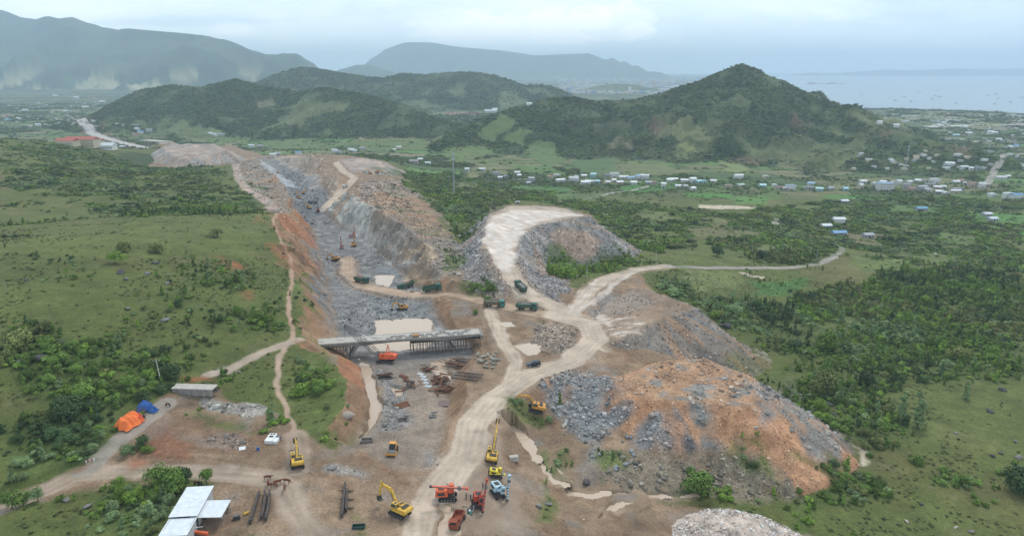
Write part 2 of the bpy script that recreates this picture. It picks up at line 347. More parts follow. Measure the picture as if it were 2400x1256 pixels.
# ------------------------------------------------------------------ what the ground is made of
C = np.zeros(GZ.shape+(3,), np.float32); VEG = np.zeros(GZ.shape, np.float32); ROCK = np.zeros(GZ.shape, np.float32); WET = np.zeros(GZ.shape, np.float32)
dist = np.hypot(GX, GY)
def rep(mask, col, var=.12, sc=6., seed=0):
    """cover where mask (0..1) with a colour that varies a little"""
    i = mask > .003
    n = fbm(GX[i], GY[i], sc, 3, 200+seed)
    c = np.array(col, np.float32)[None, :]*(1+var*n[:, None]*2)
    m = mask[i][:, None]; C[i] = C[i]*(1-m)+c*m
F1 = fbm(GX, GY, 70, 5, 61); F2 = fbm(GX, GY, 16, 4, 62); F3 = fbm(GX, GY, 5, 3, 63)
DARK = (.030, .052, .020); GRASS = (.098, .116, .032); OLIVE = (.132, .126, .046)
one = np.ones(GZ.shape, np.float32)
rep(one, GRASS, .08, 30)
rep(sm(.05, .5, F1+.5*F2), OLIVE, .1, 20); rep(sm(.1, .6, F2+.4*F3)*.5, (.075, .10, .034), .1, 10)
rep(sm(.25, .55, F3*.7+F2*.4)*.35*(dist < 900), (.16, .13, .075), .1, 3)
# fields on the plains: warped cells, each with a crop of its own
def cells(sx, sy, seed, ang=.3):
    ca, sa = math.cos(ang), math.sin(ang)
    wx = fbm(GX, GY, 260, 3, seed)*60; wy = fbm(GX, GY, 260, 3, seed+5)*60
    X = ((GX+wx)*ca+(GY+wy)*sa)/sx; Y = (-(GX+wx)*sa+(GY+wy)*ca)/sy
    xi = np.floor(X); yi = np.floor(Y); X = X+vn(yi*3.1, yi*0, seed+2)*.8; xi = np.floor(X)
    h = vn(xi*7.7+.5, yi*5.3+.5, seed+9); fx = X-xi; fy = Y-yi
    edge = np.minimum(np.minimum(fx, 1-fx)*sx, np.minimum(fy, 1-fy)*sy)
    return h, edge
plain = sm(700, 950, GY)*(GC == 0)*(GZ < -30)
h1_, e1_ = cells(85, 48, 300)
for lo, hi, c in [(0, .25, (.12, .16, .055)), (.25, .42, (.10, .19, .05)), (.42, .6, (.17, .17, .085)), (.6, .75, (.075, .12, .045)), (.75, .9, (.15, .15, .075)), (.9, 1.01, (.23, .19, .12))]:
    rep(plain*((h1_ >= lo) & (h1_ < hi))*.9, c, .1, 25)
hedge = plain*(sm(5, 2.5, e1_+F3*3)*.7)
rep(hedge, DARK, .2, 8)
farplain = sm(2200, 3000, GY)*(GC == 0)
h2_, e2_ = cells(420, 150, 400, .1)
for lo, hi, c in [(0, .4, (.05, .08, .035)), (.4, .55, (.07, .11, .05)), (.55, .7, (.13, .14, .075)), (.7, .82, (.16, .15, .1)), (.82, 1.01, (.045, .07, .035))]:
    rep(farplain*((h2_ >= lo) & (h2_ < hi))*.85, c, .15, 60)
FW = fbm(GX, GY, 120, 5, 71); rep(sm(700, 950, GY)*(GC == 0)*sm(-.02, .12, FW)*.85, DARK, .25, 25)
VEG = np.maximum(VEG, .5*plain*sm(.0, .12, FW)); VEG = np.maximum(VEG, (hedge > .3)*.3)
# hills
hm = (GC == 1).astype(np.float32)
G5 = fbm(GX, GY, 55, 5, 81); G6 = fbm(GX, GY, 170, 4, 82)
rep(hm, (.044, .068, .026), .25, 40); rep(hm*sm(.02, .35, G5)*.75, (.076, .098, .040), .2, 20); hp_ = hm*sm(.08, .34, G6+.3*G5)*sm(35, 5, GZ); rep(hp_*.75, (.125, .145, .06), .2, 20)
VEG = np.maximum(VEG, hm*.85*(1-.75*sm(.05, .4, G5))*(1-.8*hp_))
fm = (GC == 2).astype(np.float32)
rep(fm, (.035, .058, .03), .35, 160); lowr = sm(330, 60, GZ)*sm(6000, 5000, GY)*0+fm*sm(170, -20, GZ)*(GY < 8500)
G7 = fbm(GX, GY*.55, 190, 4, 91); rep(fm*sm(-.1, .3, fbm(GX, GY, 380, 5, 92))*.5, (.075, .10, .05), .3, 90); rep(lowr*sm(.12, .24, G7)*.85, (.38, .35, .20), .25, 90)
rep(lowr*sm(.2, .4, fbm(GX, GY, 70, 3, 95))*.45, (.12, .15, .07), .2, 120)
coast = (_bd < 800) & (_bd > 0) & (GY < 4800) & (GX > 900)
h3_, e3_ = cells(260, 60, 500, .05)
rep(coast*(h3_ < .35)*.9, (.26, .29, .31), .05, 60); rep(coast*((h3_ > .35) & (h3_ < .6))*.8, (.20, .20, .12), .1, 60)

def area(s, warp=1.0, soft=1.5, scale=1.0):
    """0..1 over the ground inside an outline read off the hillside"""
    P = hits(s) if isinstance(s, str) else s
    P = [(p[0], p[1]) for p in P]
    xs = [p[0] for p in P]; ys = [p[1] for p in P]
    pad = 12*warp+soft*3
    m = (GX > min(xs)-pad) & (GX < max(xs)+pad) & (GY > min(ys)-pad) & (GY < max(ys)+pad)
    out = np.zeros(GZ.shape, np.float32)
    if not m.any(): return out
    X, Y = GX[m], GY[m]
    X2 = X+fbm(X, Y, 9*warp, 4, 55)*5*warp; Y2 = Y+fbm(X, Y, 9*warp, 4, 56)*5*warp
    out[m] = sm(soft, -soft, sdist(X2, Y2, P)); return out
def band(s, hw, warp=.4, soft=.8):
    P = hits(s) if isinstance(s, str) else s
    xs = [p[0] for p in P]; ys = [p[1] for p in P]; pad = hw*3+10
    m = (GX > min(xs)-pad) & (GX < max(xs)+pad) & (GY > min(ys)-pad) & (GY < max(ys)+pad)
    out = np.zeros(GZ.shape, np.float32); X, Y = GX[m], GY[m]
    X2 = X+fbm(X, Y, 6, 3, 57)*4*warp; Y2 = Y+fbm(X, Y, 6, 3, 58)*4*warp
    d, _ = segd(X2, Y2, P); out[m] = sm(hw+soft, hw-soft, d); return out

# hillside fields and clearings on the hills
for s, c in [('1110 315;1175 268;1215 290;1150 330', (.11, .15, .05)), ('1180 330;1215 300;1250 310;1220 340', (.13, .17, .06)), ('1540 300;1640 290;1680 320;1600 330;1535 325', (.15, .16, .07)),
             ('1580 340;1630 342;1640 362;1600 362', (.19, .21, .08)), ('1690 375;1760 395;1755 408;1700 402', (.17, .2, .075)), ('1420 325;1480 330;1470 355;1420 350', (.15, .13, .08)),
             ('1230 335;1290 330;1330 380;1290 392;1240 370', (.10, .15, .05)), ('1350 375;1440 372;1450 400;1360 405', (.08, .14, .05)), ('1450 385;1560 385;1600 410;1480 415', (.14, .16, .07)),
             ('1200 385;1300 395;1340 415;1220 405', (.10, .17, .05)), ('660 270;720 258;700 290;660 300', (.11, .13, .06)), ('370 300;440 292;520 305;540 330;420 325', (.12, .15, .06)),
             ('600 235;640 222;650 240;620 252', (.13, .13, .07)), ('820 330;1000 325;1010 350;850 352', (.11, .15, .05)), ('620 330;780 335;780 352;640 350', (.11, .15, .055)),
             ('1040 355;1130 340;1150 360;1060 380', (.12, .16, .055)), ('1380 290;1480 285;1500 310;1400 310', (.085, .10, .05)), ('1640 440;1700 440;1720 452;1640 455', (.10, .15, .05))]:
    a = area(s, 3, 3); rep(a*.9, c, .1, 15); VEG *= (1-a*.93)
for s in ['1850 285;1900 295;1890 310;1850 300', '2010 310;2080 312;2090 330;2040 325', '1700 360;1790 372;1780 390;1700 380', '2230 335;2290 350;2280 365;2220 350']:
    a = area(s, 4, 4)*.6; rep(a, (.16, .10, .065), .15, 15); VEG *= (1-a*.6)
for s in ['1500 300;1530 280;1560 300;1530 320', '230 270;262 245;255 262;240 280']: rep(area(s, 4, 5)*.7, (.17, .11, .07), .1, 20)
# bright paddies in the valley
for s, c in [('1600 452;1712 455;1716 464;1612 462', (.07, .19, .035)), ('1725 460;1800 458;1798 480;1716 478', (.10, .20, .05)), ('1930 456;2040 458;2100 466;2080 472;1940 464', (.08, .2, .04)),
             ('2350 545;2400 542;2400 566;2352 560', (.07, .23, .03)), ('2250 520;2330 528;2350 556;2280 552', (.085, .17, .045)), ('2310 505;2400 500;2400 518;2330 522', (.08, .18, .04)),
             ('1200 435;1340 440;1330 455;1210 450', (.07, .15, .04)), ('1440 440;1520 425;1600 436;1500 452', (.06, .16, .035)), ('2180 540;2240 520;2260 540;2200 555', (.09, .14, .05)),
             ('1600 625;1760 645;1720 670;1620 680', (.17, .19, .075)), ('1760 660;1900 650;1860 690;1760 690', (.07, .15, .035)), ('2000 600;2140 600;2130 618;1990 615', (.12, .17, .05))]:
    a = area(s, 1.5, 2); rep(a*.95, c, .12, 8); VEG *= (1-a)
# worked ground
DIRT = (.25, .175, .115); MUD = (.50, .40, .31); GREY = (.17, .17, .17); ORANGE = (.45, .245, .14); RED = (.27, .10, .05); PALE = (.66, .58, .52)
SITE = """600 1256;640 1170;560 1130;420 1105;300 1122;150 1150;0 1205;0 1178;110 1120;240 1060;330 990;400 940;430 905;520 905;600 960;700 1000;760 1035;815 1050;850 1000;835 950;860 930;800 860;745 820;705 795;
722 740;700 640;668 560;640 500;600 460;560 420;540 385;340 392;380 345;540 337;620 365;700 362;830 366;950 402;940 430;1000 470;1060 530;1062 570;1130 530;1140 490;1200 479;1300 483;1380 502;1500 590;1440 612;1330 655;
1340 690;1400 650;1490 641;1530 682;1600 702;1650 722;1725 800;1650 835;1740 862;1960 1012;1975 1062;1900 1080;1905 1140;1800 1120;1650 1150;1560 1190;1700 1188;1900 1256;1900 1400;600 1400"""
site = np.maximum(area(SITE, 1.0, 1.2), area('500 1132;560 1125;660 1130;720 1256;430 1270;455 1215;520 1205;522 1170;490 1160', .6, 1))
fan = (DR['road'] < 5)
VEG *= (1-site)
rep(site, DIRT, .2, 9); rep(site*sm(.0, .4, F3+F2*.5)*.7, (.175, .105, .065), .15, 4); rep(site*sm(.1, .55, fbm(GX, GY, 7, 4, 64))*.6, (.22, .20, .18), .1, 3, 3)
# the cutting
pt = DR['pit']; pd = DR['pitd']
flo = pt*sm(3, -3, pd); rep(flo*sm(195, 235, GY), (.185, .18, .175), .16, 5); rep(flo*sm(195, 235, GY)*sm(.1, .5, F3)*.5, (.30, .29, .28), .1, 3)
rep(flo*sm(235, 200, GY)*.75, (.27, .225, .185), .14, 7)
wall = pt*sm(-1, 3, pd)
cxp = np.interp(GY, [200, 260, 350, 450, 550, 650, 800, 1000], [-30, -55, -95, -120, -150, -205, -290, -330])
rt = sm(-6, 6, GX-cxp)
rep(wall, (.26, .16, .095), .2, 6); rep(wall*(1-rt)*sm(9, 2, pd+F3*8)*sm(230, 280, GY), (.19, .185, .18), .2, 4)
rep(wall*rt*sm(330, 420, GY)*sm(620, 560, GY), (.40, .385, .35), .24, 4); rep(wall*rt*sm(600, 680, GY), (.36, .28, .22), .2, 9); rep(wall*rt*sm(0, .4, F2)*.7*sm(330, 400, GY), (.36, .23, .14), .15, 5)
rep(wall*sm(.25, .5, fbm(GX, GY, 26, 3, 66))*(1-rt)*.7, (.34, .14, .07), .1, 6)
ROCK = np.maximum(ROCK, flo*(.12+.5*sm(.0, .4, fbm(GX, GY, 30, 2, 67)))*sm(240, 270, GY)*(1-.55*sm(400, 470, GY))); ROCK = np.maximum(ROCK, wall*sm(250, 330, GY)*.35)
# rocky ground round the face, the boulder slopes
for s, c, k in [('830 470;900 440;1000 500;1080 580;1070 650;1010 660;950 640;900 590;850 540', (.24, .20, .165), .6), ('1060 560;1130 540;1130 600;1180 650;1240 700;1300 725;1200 700;1110 680;1080 640', (.25, .23, .215), 1),
                ('1190 600;1260 620;1330 660;1320 700;1330 722;1280 705;1210 650', (.22, .21, .21), 1), ('860 700;950 690;1010 735;990 745;900 740', (.20, .205, .21), .9), ('640 380;700 400;760 455;740 500;700 500', (.18, .18, .18), .4),
                ('840 430;940 420;1000 470;900 450;850 460', (.27, .21, .17), .7), ('1260 760;1340 760;1362 800;1330 830;1280 830;1240 790', (.26, .21, .17), .9), ('1370 720;1440 690;1540 700;1500 725;1400 745', (.23, .215, .2), .5),
                ('1240 875;1300 862;1400 885;1450 905;1400 1040;1340 1010;1300 930', (.20, .205, .21), 1), ('1400 1100;1560 1060;1640 1100;1800 1100;1900 1130;1700 1150;1560 1140', (.22, .18, .14), .45),
                ('860 870;920 880;950 950;960 1000;900 1000;900 940', (.25, .24, .23), .7), ('1000 1060;1040 1060;1050 1100;1010 1110', (.24, .24, .24), .4), ('480 930;600 945;640 970;560 972;480 950', (.3, .28, .25), .8),
                ('480 1020;560 1015;600 1040;560 1060;470 1055', (.28, .25, .22), .6), ('780 1080;840 1110;830 1130;760 1100', (.27, .25, .23), .6), ('470 870;520 862;550 872;480 882', (.3, .28, .25), .7)]:
    a = area(s, 1, 1.5)*site if c[0] != .3 else area(s, 1, 1); rep(a*.85, c, .22, 3); ROCK = np.maximum(ROCK, a*k)
# tipped heaps
hp = DR['heap']; hd = DR['heapd']; hid = DR['hid']
for q in range(1, 7):
    f = hp*(hid == q)*(dist < 1300); VEG *= (1-f)
    face = f*sm(-1.5, 1, hd); top = f*(1-sm(-1.5, 1, hd))
    P = list(HEAPS.values())[q-1][0]; cx = np.mean([p[0] for p in P]); cy = np.mean([p[1] for p in P])
    ang = np.arctan2(GY-cy, GX-cx); st = fbm(ang*30, hd*.10, 3.0, 3, 150+q)
    if q == 1:
        rep(face, (.275, .25, .23), .2, 3); rep(face*sm(-.25, .15, fbm(GX, GY, 14, 3, 190))*.7, (.19, .19, .19), .15, 3); rep(face*sm(.18, .34, st)*.7, (.33, .23, .17), .1, 3); ROCK = np.maximum(ROCK, face*.95)
        rep(top*.9, (.42, .34, .27), .1, 6)
    if q == 2:
        rep(face, (.235, .20, .17), .18, 4); rep(face*sm(.1, .35, st)*.8, (.18, .18, .185), .1, 3); rep(face*sm(-.15, -.35, st)*.7, (.36, .22, .13), .1, 3); ROCK = np.maximum(ROCK, face*.55)
        rep(top*.5, (.30, .22, .16), .1, 6); ROCK = np.maximum(ROCK, top*.12)
    if q == 3:
        rep(face, ORANGE, .16, 2.5); ROCK = np.maximum(ROCK, face*.42)
        rep(face*sm(.0, .45, fbm(GX, GY, 2.6, 3, 152))*.55, (.30, .15, .08), .12, 2)
        for s, c, k in [('1270 868;1380 870;1455 888;1450 915;1425 945;1470 935;1480 945;1430 990;1402 1035;1395 1075;1375 1075;1370 1010;1330 1010;1290 930', (.225, .222, .218), 1.3), ('1530 962;1556 958;1572 1030;1562 1062;1505 1055;1490 1010', (.21, .20, .195), 1.1), ('1572 940;1592 944;1602 1005;1625 1062;1590 1075;1585 1005', (.15, .155, .165), 1.0),
                         ('1612 930;1655 936;1684 965;1662 1000;1640 990;1618 960', (.19, .19, .18), .6), ('1640 1010;1665 1025;1690 1045;1660 1060;1630 1050', (.19, .19, .18), .9), ('1745 905;1780 900;1850 880;2010 1060;1960 1090;1915 1085;1880 1040;1830 985;1790 940', (.225, .205, .185), .6),
                         ('1762 930;1785 940;1820 985;1800 990', (.18, .18, .18), .8), ('1400 1085;1400 1050;1500 1055;1640 1058;1700 1048;1755 1042;1800 1068;1850 1120;1880 1170;1700 1180;1560 1170;1400 1130', (.20, .165, .12), .55)]:
            a = area(s, 1.1, 2.2)*sm(80, 70, np.abs(GX-50))*np.clip(.95+.9*fbm(GX, GY, 4, 3, 177), 0, 1); rep(a, c, .2, 2); ROCK = np.where(a > .3, a*k, ROCK)
        rep(top, (.40, .24, .145), .15, 4); rep(top*sm(.0, .4, F3+F2*.6), (.24, .22, .2), .1, 3); rep(top*(GX < 38)*sm(36, 26, GX), (.21, .205, .2), .12, 3); ROCK = np.maximum(ROCK, top*.5)
    if q == 4: rep(f, (.47, .385, .33), .16, 1.6); ROCK = np.maximum(ROCK, f*1.0)
    if q in (5, 6):
        rep(f, (.34, .27, .225), .25, 8); rep(f*sm(0, .4, F2+F3*.5)*.6, (.25, .24, .235), .15, 6); rep(face*sm(0, .3, st+ (ang > 1.5)*.3), (.27, .265, .26), .12, 6); ROCK = np.maximum(ROCK, face*.3)
a = area('1290 540;1320 535;1400 560;1395 600;1350 610;1310 580', 1, 2)*(hid == 1); rep(a*.55, (.42, .26, .17), .15, 3)
a = area('1210 602;1250 590;1290 640;1250 620', 1, 2); rep(a*.4, DIRT)
# roads and tracks: worn, with ruts along them
def edge_mud(P, hw):
    a = band([p[:2] for p in P], hw*1.45, .8, 1.6); rep(a*.55, (.33, .235, .165), .12, 4)
def rutted(s, hw, col, k=1.0, warp=.3, soft=.7, rut=True, wet=.4):
    global WET, VEG, ROCK
    P = hits(s) if isinstance(s, str) else s
    a = band(P, hw, warp, soft)
    if rut:
        m = a > .01; d, _ = segd(GX[m], GY[m], P); r = .5+.5*np.cos(d*2*math.pi/2.1+fbm(GX[m], GY[m], 14, 2, 7)*4)
        n = fbm(GX[m], GY[m], 5, 3, 12); t = np.zeros(a.shape, np.float32); t[m] = a[m]*np.clip(.52+.42*r+.75*n, 0, 1)
        rep(a*k*.7, tuple(c*.66 for c in col), .09, 3); rep(t*k, col, .07, 5)
    else: rep(a*k, col, .07, 5)
    VEG *= (1-np.clip(a*1.4, 0, 1)); ROCK *= (1-np.clip(a*1.3, 0, 1)); WET = np.maximum(WET, a*wet); return a
road_m = np.zeros(GZ.shape, np.float32)
for P, hw, s in FILLS[:6]: edge_mud(P, hw)
for P, hw, s in FILLS[:6]: road_m = np.maximum(road_m, rutted([p[:2] for p in P], hw*.82, MUD if P is not FILLS[1][0] else (.42, .30, .21), rut=True))
rutted('1345 738;1400 700;1440 665;1485 640', 1.2, PALE, .6); rutted('1330 735;1375 690;1400 655', 1.0, PALE, .5)
pa = area('1130 560;1150 510;1200 492;1290 492;1360 505;1300 512;1250 522;1215 550;1205 590;1195 640;1175 625;1140 590', .8, 2); rep(pa*.85, PALE, .1, 6); 
stre = fbm(GX*.9+GY*.5, GX*-.3+GY*.12, 2.2, 3, 33); rep(pa*sm(.0, .4, stre)*.75, (.48, .38, .30), .06, 4); VEG *= 1-pa; ROCK *= 1-pa; WET = np.maximum(WET, pa*.6)
road_m = np.maximum(road_m, (pa > .5)*1.0)
pb = area('1370 735;1450 740;1520 745;1560 760;1500 790;1440 800;1400 830;1380 850;1340 850;1390 800;1400 770', 1, 2); rep(pb*.5, (.36, .27, .2), .1, 5); s2 = fbm(GX*.35+GY*.1, GY*1.2-GX*.4, 2.0, 3, 35); rep(pb*sm(.12, .45, s2)*.6, PALE, .05, 3); ROCK *= 1-pb*.7
road_m = np.maximum(road_m, rutted('-30 1205;50 1175;110 1148;180 1112;300 1105;450 1105;560 1112;630 1120;672 1150;700 1205;745 1270', 3.2, (.40, .31, .235), .95, .35, 1.1))
road_m = np.maximum(road_m, rutted('200 1105;260 1050;330 990;370 960;392 945', 2.6, (.30, .26, .22), .95, .2, .5, False))
yard = area('960 1256;980 1170;1060 1110;1180 1010;1190 1100;1250 1256', 1, 2); rep(yard*.6, (.33, .25, .19), .1, 4); rep(yard*sm(.1, .45, F3+.3*F2)*.5, (.24, .19, .15), .1, 3); WET = np.maximum(WET, yard*.4)
road_m = np.maximum(road_m, rutted([p[:2] for p in FILLS[2][0]], 4.6, MUD, 1))
rutted('650 500;641 520;652 550;660 572;680 600;685 640;680 690;678 740;684 790', .75, (.42, .27, .19), .95, .3, .4, False)
rutted('684 790;662 815;654 850;647 880;652 915;668 950;685 990;695 1040;692 1090', .8, (.42, .30, .22), .95, .3, .4, False)
foot_m = np.maximum(band('650 500;641 520;652 550;660 572;680 600;685 640;680 690;678 740;684 790', .8, .3, .4), band('684 790;662 815;654 850;647 880;652 915;668 950;685 990;695 1040;692 1090', .8, .3, .4))
road_m = np.maximum(road_m, rutted('700 795;640 815;570 850;520 872;490 880', 1.7, (.42, .33, .26), .9, .3, .7, False))
road_m = np.maximum(road_m, rutted('552 385;560 420;580 445;612 462;640 490', 4, (.46, .33, .27), .95, .5, 1.5))
rutted('695 1020;700 1060;690 1100', 3, (.36, .27, .2), .8)
for s, c in [('818 478;850 468;870 520;885 575;840 552', (.50, .49, .45)), ('845 468;900 450;1010 500;1060 560;980 545;900 500', (.31, .20, .125)), ('880 540;930 570;960 640;935 640;885 585', (.34, .33, .31)), ('950 560;1000 580;1010 650;970 660;955 610', (.40, .29, .19)), ('640 372;700 365;760 440;700 402', (.42, .35, .29)), ('700 372;780 400;800 450;765 440', (.38, .25, .17))]:
    a = area(s, 1.6, 2.5); rep(a*np.clip(.75+F3*1.2, 0, 1)*.85, c, .22, 4)
a = area('545 380;620 365;700 470;660 500;640 500;600 462;560 420', 2, 3); rep(a*.7*sm(-.1, .3, F2+.5*F3), (.25, .225, .2), .2, 6); ROCK = np.maximum(ROCK, a*.3)
a = area('860 440;960 430;1010 500;1060 560;1000 560;900 480', 2, 4); rep(a*.7*sm(-.1, .3, F2), (.30, .185, .115), .2, 6); rep(a*.6*sm(.1, .4, -F2+F3*.5), (.12, .13, .05), .2, 6)
for s in ['640 500;655 520;700 620;760 790;740 800;690 700;670 600;645 560', '690 790;740 800;830 880;850 940;800 900;740 850;700 830']:
    a = area(s, 1.4, 3); rep(a*sm(-.2, .4, F2+.5*F3)*.75, (.27, .13, .07), .15, 4); rep(a*sm(.1, .4, -F2+F3*.4)*.7, GRASS, .1, 4)
for s in ['500 600;560 620;590 640;560 650;530 630', '545 672;575 678;572 700;548 690', '605 505;625 500;615 530;600 525', '300 1085;350 1070;370 1078;330 1092', '430 880;480 885;500 900;440 905', '395 1010;480 1030;470 1060;380 1060', '160 1092;190 1088;180 1100;150 1100','2140 1090;1260 1090;1250 1080' if 0 else '640 565;660 590;655 620;640 600']:
    rep(area(s, 1.5, 2)*.75, RED, .15, 4)
rep(area('390 960;480 985;620 1010;650 1040;560 1075;380 1075;300 1075', 1, 2)*.55, (.15, .085, .05), .15, 4)
for s in ['1745 640;1790 650;1780 653;1745 645', '2010 1040;2050 1055;2030 1090;2012 1090;2025 1065', '2048 1000;2058 1004;2052 1008', '1640 480;1780 485;1780 490;1640 488', '1950 530;1965 535;1950 550;1940 545']:
    rep(area(s, .8, 1)*.9, (.52, .44, .34), .1, 4)
for s, c in [('618 380;650 400;700 436;694 440;645 412;612 384', (.36, .375, .40)), ('655 420;690 440;720 462;700 462;660 432', (.12, .125, .13)), ('700 462;750 480;760 500;700 496', (.13, .135, .14)), ('880 625;940 620;935 650;890 660', (.20, .21, .22))]:
    a = area(s, 1.5, 2); rep(a*.85, c, .1, 6); ROCK *= 1-a*.7
# made roads in the valley
asph = np.zeros(GZ.shape, np.float32)
for s, hw in [('1560 625;1700 627;1840 628;1915 620;1950 605;1972 588;1965 575;1940 566', 2.6), ('1815 520;1818 530;1822 512', 3.2), ('1365 468;1420 456;1520 436', 3.2), ('2315 430;2330 400;2345 380;2352 362', 5), ('1200 420;1400 423;1560 428', 2.5)]:
    a = rutted(s, hw, (.31, .28, .25), .95, .15, .5, False, .1); asph = np.maximum(asph, a)
rwy = rutted([p[:2] for p in FILLS[-1][0]], 12, (.50, .46, .44), .95, .3, 3, True, .2); VEG *= 1-np.clip(rwy*2, 0, 1)
rep(band([p[:2] for p in FILLS[-1][0]], 30, .5, 8)*(1-rwy)*.7*sm(-.2, .2, F2), (.30, .17, .12), .1, 12)
road_m = np.maximum(road_m, rwy)
for s in ['2070 275;2240 276;2230 279;2080 279', '2300 283;2400 281;2400 284', '2160 296;2400 290;2400 293;2200 300']:
    rep(area(s, 2, 6)*.95, (.55, .55, .53), .05, 40)
rep(area('2000 266;2380 272;2400 283;2060 282', 6, 15)*.8, (.17, .18, .08), .1, 60)
rep(area('2040 283;2400 285;2400 300;2120 298', 6, 15)*.7, (.20, .17, .15), .1, 60)
rep(area('1045 262;1130 263;1120 270;1050 270', 6, 15)*.9, (.28, .15, .12), .1, 60)
# mud round the pools
for P, zw in PONDS:
    if P[0][1] < 900:
        m = area([p[:2] for p in P], .35, 3.0); WET = np.maximum(WET, m); ROCK *= (1-sm(.3, .6, m)); VEG *= 1-np.clip(m*3, 0, 1)
pond_in = [area([p[:2] for p in P], .35, .5) for P, zw in PONDS]
for m in pond_in: rep(m, (.30, .22, .15), .05, 4)
# green that has come back on the worked ground
BACK = ['690 830;760 850;800 900;790 940;720 940;680 900', '700 960;760 950;830 990;810 1035;740 1040;700 1010', '1280 1050;1340 1045;1350 1100;1310 1110;1290 1080', '1020 580;1090 590;1090 640;1060 640', '1200 935;1250 960;1290 1000;1240 990;1200 980', '740 790;760 830;745 835;735 800',
        '1400 1080;1470 1070;1480 1120;1420 1130', '1690 1040;1790 1030;1810 1090;1740 1100', '1280 1130;1330 1180;1330 1250;1270 1230', '480 960;560 985;640 985;600 1000;500 990','1470 640;1380 650;1345 640;1400 612;1500 600', '700 600;740 680;748 740;720 720;690 640','820 1215;850 1215;860 1256;820 1250','560 420;600 440;640 450;620 440']
BK = np.zeros(GZ.shape, np.float32)
for s in BACK:
    a = area(s, 1.6, 2)*sm(-.55, -.05, F3+.4*F2); rep(a*.85, (.10, .13, .036), .25, 3); BK = np.maximum(BK, a)
# undergrowth and forest: outlines of the thick parts, then what grows thin between
WOODS = [('0 325;110 335;230 352;330 390;440 385;500 390;545 430;590 455;620 500;540 505;440 500;330 520;240 500;120 460;0 450', .60), ('0 450;120 460;240 500;120 500;0 480', .3), ('1150 395;1300 405;1500 412;1800 418;2000 420;2400 425;2400 455;2000 448;1600 445;1300 432;1180 420', .38), ('2000 300;2400 310;2400 420;2150 420;2050 360', .5), ('0 770;70 750;130 760;230 790;320 810;390 870;400 920;330 950;270 1000;200 1060;110 1110;0 1160;0 1000;120 930;60 850;0 850', .95),
         ('330 860;380 830;460 790;480 830;420 880;390 900', .6), ('560 470;625 480;640 510;600 520;520 505', .5), ('200 760;330 700;480 660;600 620;660 660;670 760;560 800;400 830;260 790', .52), ('20 590;130 580;220 600;240 640;140 700;20 640', .32), ('400 640;560 600;660 600;660 700;560 740;420 720', .3), ('2000 600;2400 600;2400 660;2240 660;2060 660', .7),
         ('170 1170;300 1110;430 1115;440 1160;410 1250;200 1256;160 1220', .55), ('940 405;1050 400;1160 440;1250 455;1150 495;1120 540;1060 560;1000 480', .8), ('1160 440;1300 450;1420 480;1560 520;1640 560;1560 600;1500 590;1380 495;1280 478;1200 470', .85),
         ('1300 420;1420 470;1700 500;2000 460;2400 470;2400 620;2100 600;1980 580;1900 620;1740 610;1660 570;1500 520', .85), ('1640 520;1820 540;1940 560;1960 600;1900 618;1740 615;1660 590', .7),
         ('1520 640;1580 650;1620 700;1760 690;1900 680;2060 640;2240 640;2400 620;2400 780;2300 830;2200 800;2100 850;2120 960;2140 1020;2040 1060;1960 1020;1880 960;1800 880;1850 840;1740 800;1680 740;1560 690', .9), ('2100 780;2300 780;2400 780;2400 890;2300 900;2150 900;2100 860', .62),
         ('1900 1140;1960 1080;2070 1110;2070 1160;1960 1180;1900 1230;1960 1256;1900 1256;1820 1210;1760 1170;1820 1150', .75), ('1290 615;1330 600;1370 625;1440 605;1490 600;1400 640;1330 655;1290 645', .8), ('1590 1110;1640 1095;1700 1120;1700 1150;1620 1150', .7),
         ('2360 1060;2400 1040;2400 1120;2350 1130', .8), ('2200 1105;2290 1120;2280 1150;2220 1140', .6), ('2260 920;2330 940;2340 960;2270 950', .35), ('2340 700;2400 700;2400 800;2320 800', .8), ('700 330;980 330;1000 345;720 350', .2), ('0 170;0 300;200 260;500 180;200 150', .1),
         ('1090 660;1130 655;1180 690;1150 698;1100 685', .8), ('1130 250;1500 250;1500 330;1200 330', .1), ('840 395;950 402;960 420;930 425', .3)]
for s, k in WOODS:
    a = area(s, 3, 3); cl = np.clip(sm(-.22, .22, F2*1.3+.6*F1+(k-.55)*1.2), 0, 1)*a
    VEG = np.maximum(VEG, np.clip(a*k*(.22+1.0*cl), 0, 1)); rep(a*cl*(.35+.45*k), (.072, .105, .030), .25, 7)
thin = (dist < 1000)*(1-site)*sm(.08, .45, F2+.35*F3)*.22
VEG = np.maximum(VEG, thin)
OPEN = ['0 560;200 545;440 508;600 500;640 560;560 590;420 600;260 620;240 600;60 585;0 640', '1990 930;2120 920;2400 900;2400 1060;2300 1080;2200 1080;2060 1040;2140 1010;2120 960', '2060 1180;2200 1160;2400 1180;2400 1256;2060 1256', '1700 822;1800 830;1850 880;1830 920;1780 880;1700 850','1600 625;1760 645;1720 670;1620 680','1720 585;1760 590;1740 608;1640 605;1640 590']
for s in OPEN: a = area(s, 2, 3); VEG *= 1-.85*a; rep(a*.5, (.118, .138, .040), .1, 12)
